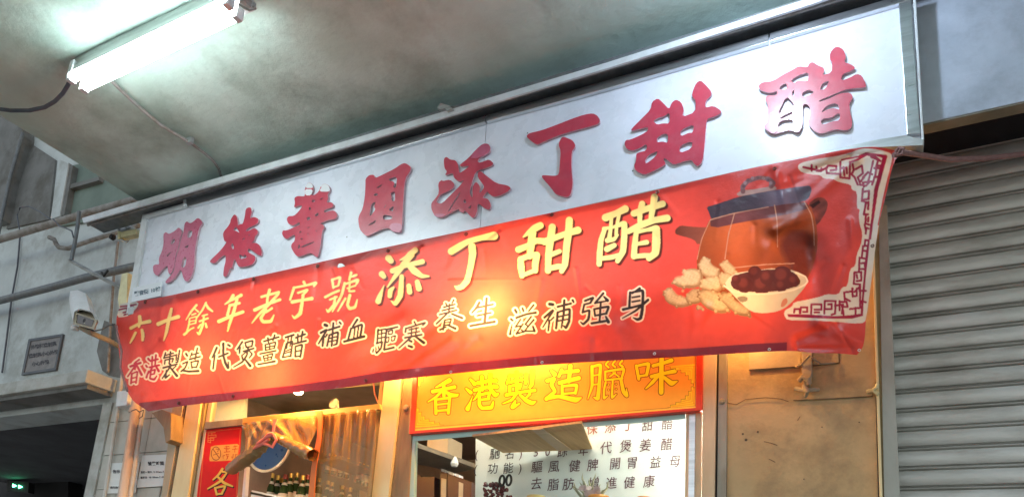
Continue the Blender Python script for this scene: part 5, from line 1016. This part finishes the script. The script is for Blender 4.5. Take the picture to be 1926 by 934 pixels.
for i in range(10):
    x, y = 477+i*10.2, 879+(i*5) % 4+i*.8
    bottle(x, y, 4.9+.03*(i % 2), .95, 'dark bottle in the back row, %s from the left above the green bottles' % ['first', 'second', 'third', 'fourth', 'fifth', 'sixth', 'seventh', 'eighth', 'ninth', 'tenth'][i], ['cap_red', 'cap_gold', 'cap_gold'][i % 3])
ords = ['first', 'second', 'third', 'fourth', 'fifth', 'sixth', 'seventh', 'eighth', 'ninth', 'tenth', 'eleventh']
for i, (x, y) in enumerate(cp):
    bottle(x, y-2, 4.4+.05*((i*7) % 3), 1.12, 'dark green bottle, %s from the left in the row left of the orange strap' % ords[i], 'cap_red' if i in (0, 6, 10) else 'cap_gold')
for i, (x, y) in enumerate([(601.6, 898), (618, 903), (625.6, 906), (645, 912), (660, 916)]):
    bottle(x, y, 4.8, .95, 'dark bottle behind the clear curtain, %s to the right of the orange strap' % ords[i], 'cap_gold')
def quadbox(px, z, th, m_, name, label=None, cat=None, kind=None):
    b_ = [PZ(x, y, Z(z)) for x, y in px]; t_ = [(x, y, zz+th) for x, y, zz in b_]; g = MB(); g.hexa(b_, t_)
    return tag(g.build(name, M[m_]), label, cat, kind=kind)
for i, (x, y, w_, h_, m_) in enumerate([(612, 868, 14, 26, 'jar'), (628, 872, 13, 24, 'box_beige'), (664, 884, 14, 25, 'jar'), (640, 912, 16, 22, 'box_brown'), (676, 920, 15, 24, 'box_label')]):
    g = MB(); g.prism([(x, y), (x+w_, y+w_*.3), (x+w_, y+h_), (x-1, y+h_-w_*.3)], 5.0, .12); tag(g.build('packet', M[m_]), '%s packet behind the clear curtain, %s from the left' % (['Tan', 'beige', 'brown', 'dark red', 'pale'][i].lower(), ords[i]), 'packet')
quadbox([(597, 868), (694, 903), (715, 890), (640, 862)], 1.30, .025, 'shelf', 'shelf_board', 'dark shelf board running back behind the clear curtain', 'shelf')
for i, (x, y) in enumerate([(620, 852), (632, 854), (644, 857), (656, 860), (678, 868), (685, 871), (692, 874)]):
    bottle(x, y, 4.9, .62, 'small bottle on the upper shelf behind the curtain, %s from the left' % ords[i], 'cap_gold')
fz = thing('white_freezer', 'white freezer edge with dark line below the row of green bottles', 'freezer')
g = MB(); g.prism([(457, 917), (600, 948), (600, 990), (452, 990)], 4.2, .3); g.build('cabinet', M['fridge'], fz)
g = MB(); g.prism([(459, 921), (600, 952), (600, 955), (459, 925)], 4.19, .012); g.build('trim_line', M['blackgap'], fz)
g = MB(); g.prism([(463, 893), (477, 895), (476, 915), (462, 913)], 4.3, .08); tag(g.build('brown_carton', M['plywood']), 'small brown carton left of the row of green bottles', 'carton')
g = MB(); g.prism([(466, 880), (476, 884), (474, 890), (463, 888)], 4.35, .05); tag(g.build('dark_packet', M['blackgap']), 'dark packet on top of the small brown carton', 'packet')
g = MB(); g.prism([(460, 876), (464, 876), (456, 990), (450, 990)], 3.44, .03); g.build('door_edge', M['fridge'], sf)
# behind the window
quadbox([(783, 840), (897, 880), (852, 890), (818, 879), (783, 872)], 1.16, .03, 'shelf', 'wall_shelf', 'dark wall shelf seen from below at the window left side', 'shelf')
g = MB(); g.prism([(804, 824), (843, 820), (842, 851), (803, 853)], 4.3, .2); tag(g.build('beige_carton', M['box_beige']), 'beige carton on the dark wall shelf in the window', 'carton')
g = MB(); g.lathe(P(856, 858, 4.1), (0, 0, -1), [(0, .008), (.02, .02), (.05, .03), (.07, .02)], 10); tag(g.build('plastic_bag', M['bare']), 'small shiny plastic bag beside the beige carton', 'bag')  # bag shape put in to give small white glints
bxs = [([(783, 893), (791, 893), (791, 990), (783, 990)], 'dark narrow carton at the window left edge', None), ([(791, 896), (817, 896), (816, 990), (790, 990)], 'wide dark brown box, leftmost of the big boxes under the window shelf', None),
       ([(829, 884), (842, 888), (840, 990), (826, 990)], 'tall brown box with pale lid under the window shelf', [(830, 898), (839, 900), (838, 990), (828, 990)]),
       ([(843, 889), (855, 893), (853, 990), (841, 990)], 'reddish brown box standing between the pale lid box and the wide box', None),
       ([(855, 893), (887, 906), (884, 990), (853, 990)], 'wide reddish brown gift box with pale stripe, rightmost under the window shelf', [(863, 905), (871, 908), (869, 990), (861, 990)])]
for k_, (q, lab, lb) in enumerate(bxs):
    o = thing('gift_box', lab, 'box', 'boxes under the window shelf'); g = MB(); g.prism(q, 4.2-.02*k_, .18); g.build('carton', M['box_brown'], o)
    if lb: g = MB(); g.prism(lb, 4.195-.02*k_, .004); g.build('label', M['box_label'], o)
    if k_ in (2, 3, 4):
        a = q[0]; g = MB(); g.prism([(a[0]+1, a[1]-4), (a[0]+9, a[1]-1), (a[0]+9, a[1]+4), (a[0]+1, a[1]+1)], 4.19-.02*k_, .05); g.build('box_lid', M['bare'], o)
wb = thing('window_poster', 'white poster with rows of handwritten dark characters behind the window', 'poster')
g = MB(); g.prism([(895, 800), (1300, 760), (1300, 1000), (893, 1000)], 3.80, .01); g.build('board', M['poster_white'], wb)
rowsT = [('ink_red', [('保', 1114, 805), ('添', 1148, 802), ('丁', 1182, 798.5)], 24), ('ink_purple', [('甜', 1218, 798.5), ('醋', 1255, 796)], 24),
         ('ink_purple', [('代', 1140, 841), ('煲', 1177, 838), ('姜', 1214, 836), ('醋', 1254, 834)], 25),
         ('ink', [('(', 903, 852), ('馳', 931, 852), ('名', 959, 852)], 22), ('ink_purple', [(')', 987, 850), ('5', 1008, 849), ('0', 1030, 848), ('餘', 1058, 848), ('年', 1097, 846)], 22),
         ('ink', [('(', 901, 880), ('功', 927, 880), ('能', 956, 879), (')', 986, 877)], 22), ('ink_purple', [('驅', 1010, 877), ('風', 1042, 876), ('健', 1081, 875), ('脾', 1115, 873), ('開', 1157, 870.5), ('胃', 1189, 869), ('益', 1233, 868), ('母', 1270, 866)], 24),
         ('ink_purple', [('去', 1009, 908), ('脂', 1041, 910), ('肪', 1069, 909), ('增', 1117, 907), ('進', 1150, 907), ('健', 1184, 906), ('康', 1221, 904)], 24)]
for mk, chs, s_ in rowsT:
    g = MB()
    for c_, x, y in chs: put_char(g, c_, x, y, s_, 3.797, -.07, lean=.10, asp=.92, bold=.004, rise=.04)
    g.build('handwriting', M[mk], wb)
quadbox([(888, 820), (1094, 795), (1114, 844), (946, 851)], 1.10, .012, 'plywood', 'plywood_board', 'pale plywood board lying flat above the window poster', 'board')  # solid board put in for a reflection on the window glass
quadbox([(1000, 808), (1020, 806), (1075, 846), (1050, 847.5)], 1.094, .005, 'box_beige', 'paler_plank', 'paler diagonal plank under the plywood board', 'plank')  # paler band of the same reflection shape
# dried fruit bundle, plant, jars
random.seed(5); g = MB()
for k_ in range(75):
    a, b = random.random(), random.random(); x, y = 911+a*52, 900+b*48
    if y < 905+abs(a-.25)*14 or (x > 940 and y < 899): continue
    c_ = P(x, y, 3.62+random.uniform(-.02, .02)); ax = (random.uniform(-1, 1), random.uniform(-.4, .4), random.uniform(-1, 1)); r_ = random.uniform(.008, .012)
    g.lathe(c_, ax, [(-.014, .002), (-.009, r_*.8), (0, r_), (.009, r_*.8), (.014, .002)], 7)
df = thing('dried_fruit_bundle', 'hanging bundle of dark red dried fruit in front of the poster', 'dried fruit')
tag(g.build('fruit', M['date'], df, True), kind='stuff')
for x, y in ((944, 903), (957, 902)):
    q = MB(); c_ = np.array(P(x, y, 3.60)); q.tube([c_+[.016*math.cos(a), 0, .030*math.sin(a)] for a in np.linspace(0, 6.283, 17)], .007, 7, False); q.build('black_loop', M['blackgap'], df, True)
pl = thing('potted_flowers', 'pale flowers with grey green blades in front of the poster', 'flowers')
for k_ in range(26):
    a = math.radians(random.uniform(25, 155)); L_ = random.uniform(24, 52); x0_, y0_ = 1112+random.uniform(-16, 16), 938
    q = MB(); pts = [(x0_+math.cos(a)*L_*t+(t**2)*random.uniform(-5, 5), y0_-math.sin(a)*L_*t) for t in (0, .3, .6, .85, 1)]
    yy = 3.6+random.uniform(-.03, .03); ws = [1.4, 2.2, 2., 1.2, .2]; nx_, ny_ = math.sin(a), math.cos(a)
    fr_ = [P(x-nx_*w_, y-ny_*w_, yy) for (x, y), w_ in zip(pts, ws)]; mi_ = [P(x, y, yy-.004) for x, y in pts]; bk_ = [P(x+nx_*w_, y+ny_*w_, yy+.002) for (x, y), w_ in zip(pts, ws)]
    n_ = 5; q.add(fr_+mi_+bk_, [(i, i+1, n_+i+1, n_+i) for i in range(4)]+[(n_+i, n_+i+1, 2*n_+i+1, 2*n_+i) for i in range(4)]); q.build('blade', M['leaf'], pl, True)
for k_ in range(16):
    x, y = 1112+random.uniform(-18, 18), 924+random.uniform(-8, 10); q = MB(); q.lathe(P(x, y, 3.57), (random.uniform(-.5, .5), -1, random.uniform(-.5, .8)), [(0, .003), (.006, .012), (.010, .018), (.011, .012), (.008, .002)], 7); q.build('petal', M['petal'], pl, True)
def jar(x, y, wpx, m_, label):
    c_ = np.array(P(x, y, 3.58)); r_ = wpx/2*mpp(x, y, 3.58); o = thing('storage_jar', label, 'jar', 'jars along the window sill', tuple(c_-[0, 0, .2]))
    q = MB(); q.lathe((0, 0, .17), (0, 0, 1), [(0, r_), (.002, r_*1.02), (.026, r_*1.02), (.03, r_*.96)], 24); q.build('lid', M[m_], o, True)
    q = MB(); q.lathe((0, 0, 0), (0, 0, 1), [(0, r_*.9), (.14, r_*.95), (.169, r_*.9)], 20); q.build('glass_jar', M['jar'], o, True)
jar(1009, 932, 36, 'lid_yellow', 'jar with yellow lid at the bottom of the window')
jar(1126, 932, 40, 'lid_orange', 'jar with orange lid in front of the pale flowers')
jar(1211, 934, 26, 'lid_orange', 'jar with small orange lid right of the flowers')

# ------------------------------------------------------------------ ceiling conduit and cable
cd = thing('ceiling_conduit', 'thin grey conduit running across the ceiling from the tube light', 'conduit')
g = MB(); zc = Z(2.992); g.tube([PZ(x, y, zc) for x, y in ((205, 148), (240, 182), (270, 209), (300, 234), (330, 252), (357, 268), (385, 288), (402, 303), (412, 318), (416, 332))], .0095, 8); g.build('conduit', M['pipe_grey'], cd, True)
g = MB(); c_ = PZ(357, 267, zc); g.box(c_[0]-.022, c_[0]+.022, c_[1]-.012, c_[1]+.012, c_[2]-.014, c_[2]+.03); g.build('saddle_clip', M['alu_dull'], cd)
g = MB(); g.tube([PZ(x, y, Z(z_)) for x, y, z_ in ((133, 147, 2.93), (128, 160, 2.92), (118, 176, 2.90), (103, 191, 2.88), (84, 202, 2.86), (55, 208, 2.85), (20, 208, 2.85), (-20, 203, 2.86), (-80, 190, 2.9))], .0115, 10)
tag(g.build('power_cable', M['cable'], None, True), 'dark power cable sagging from the tube light end to the left', 'cable')
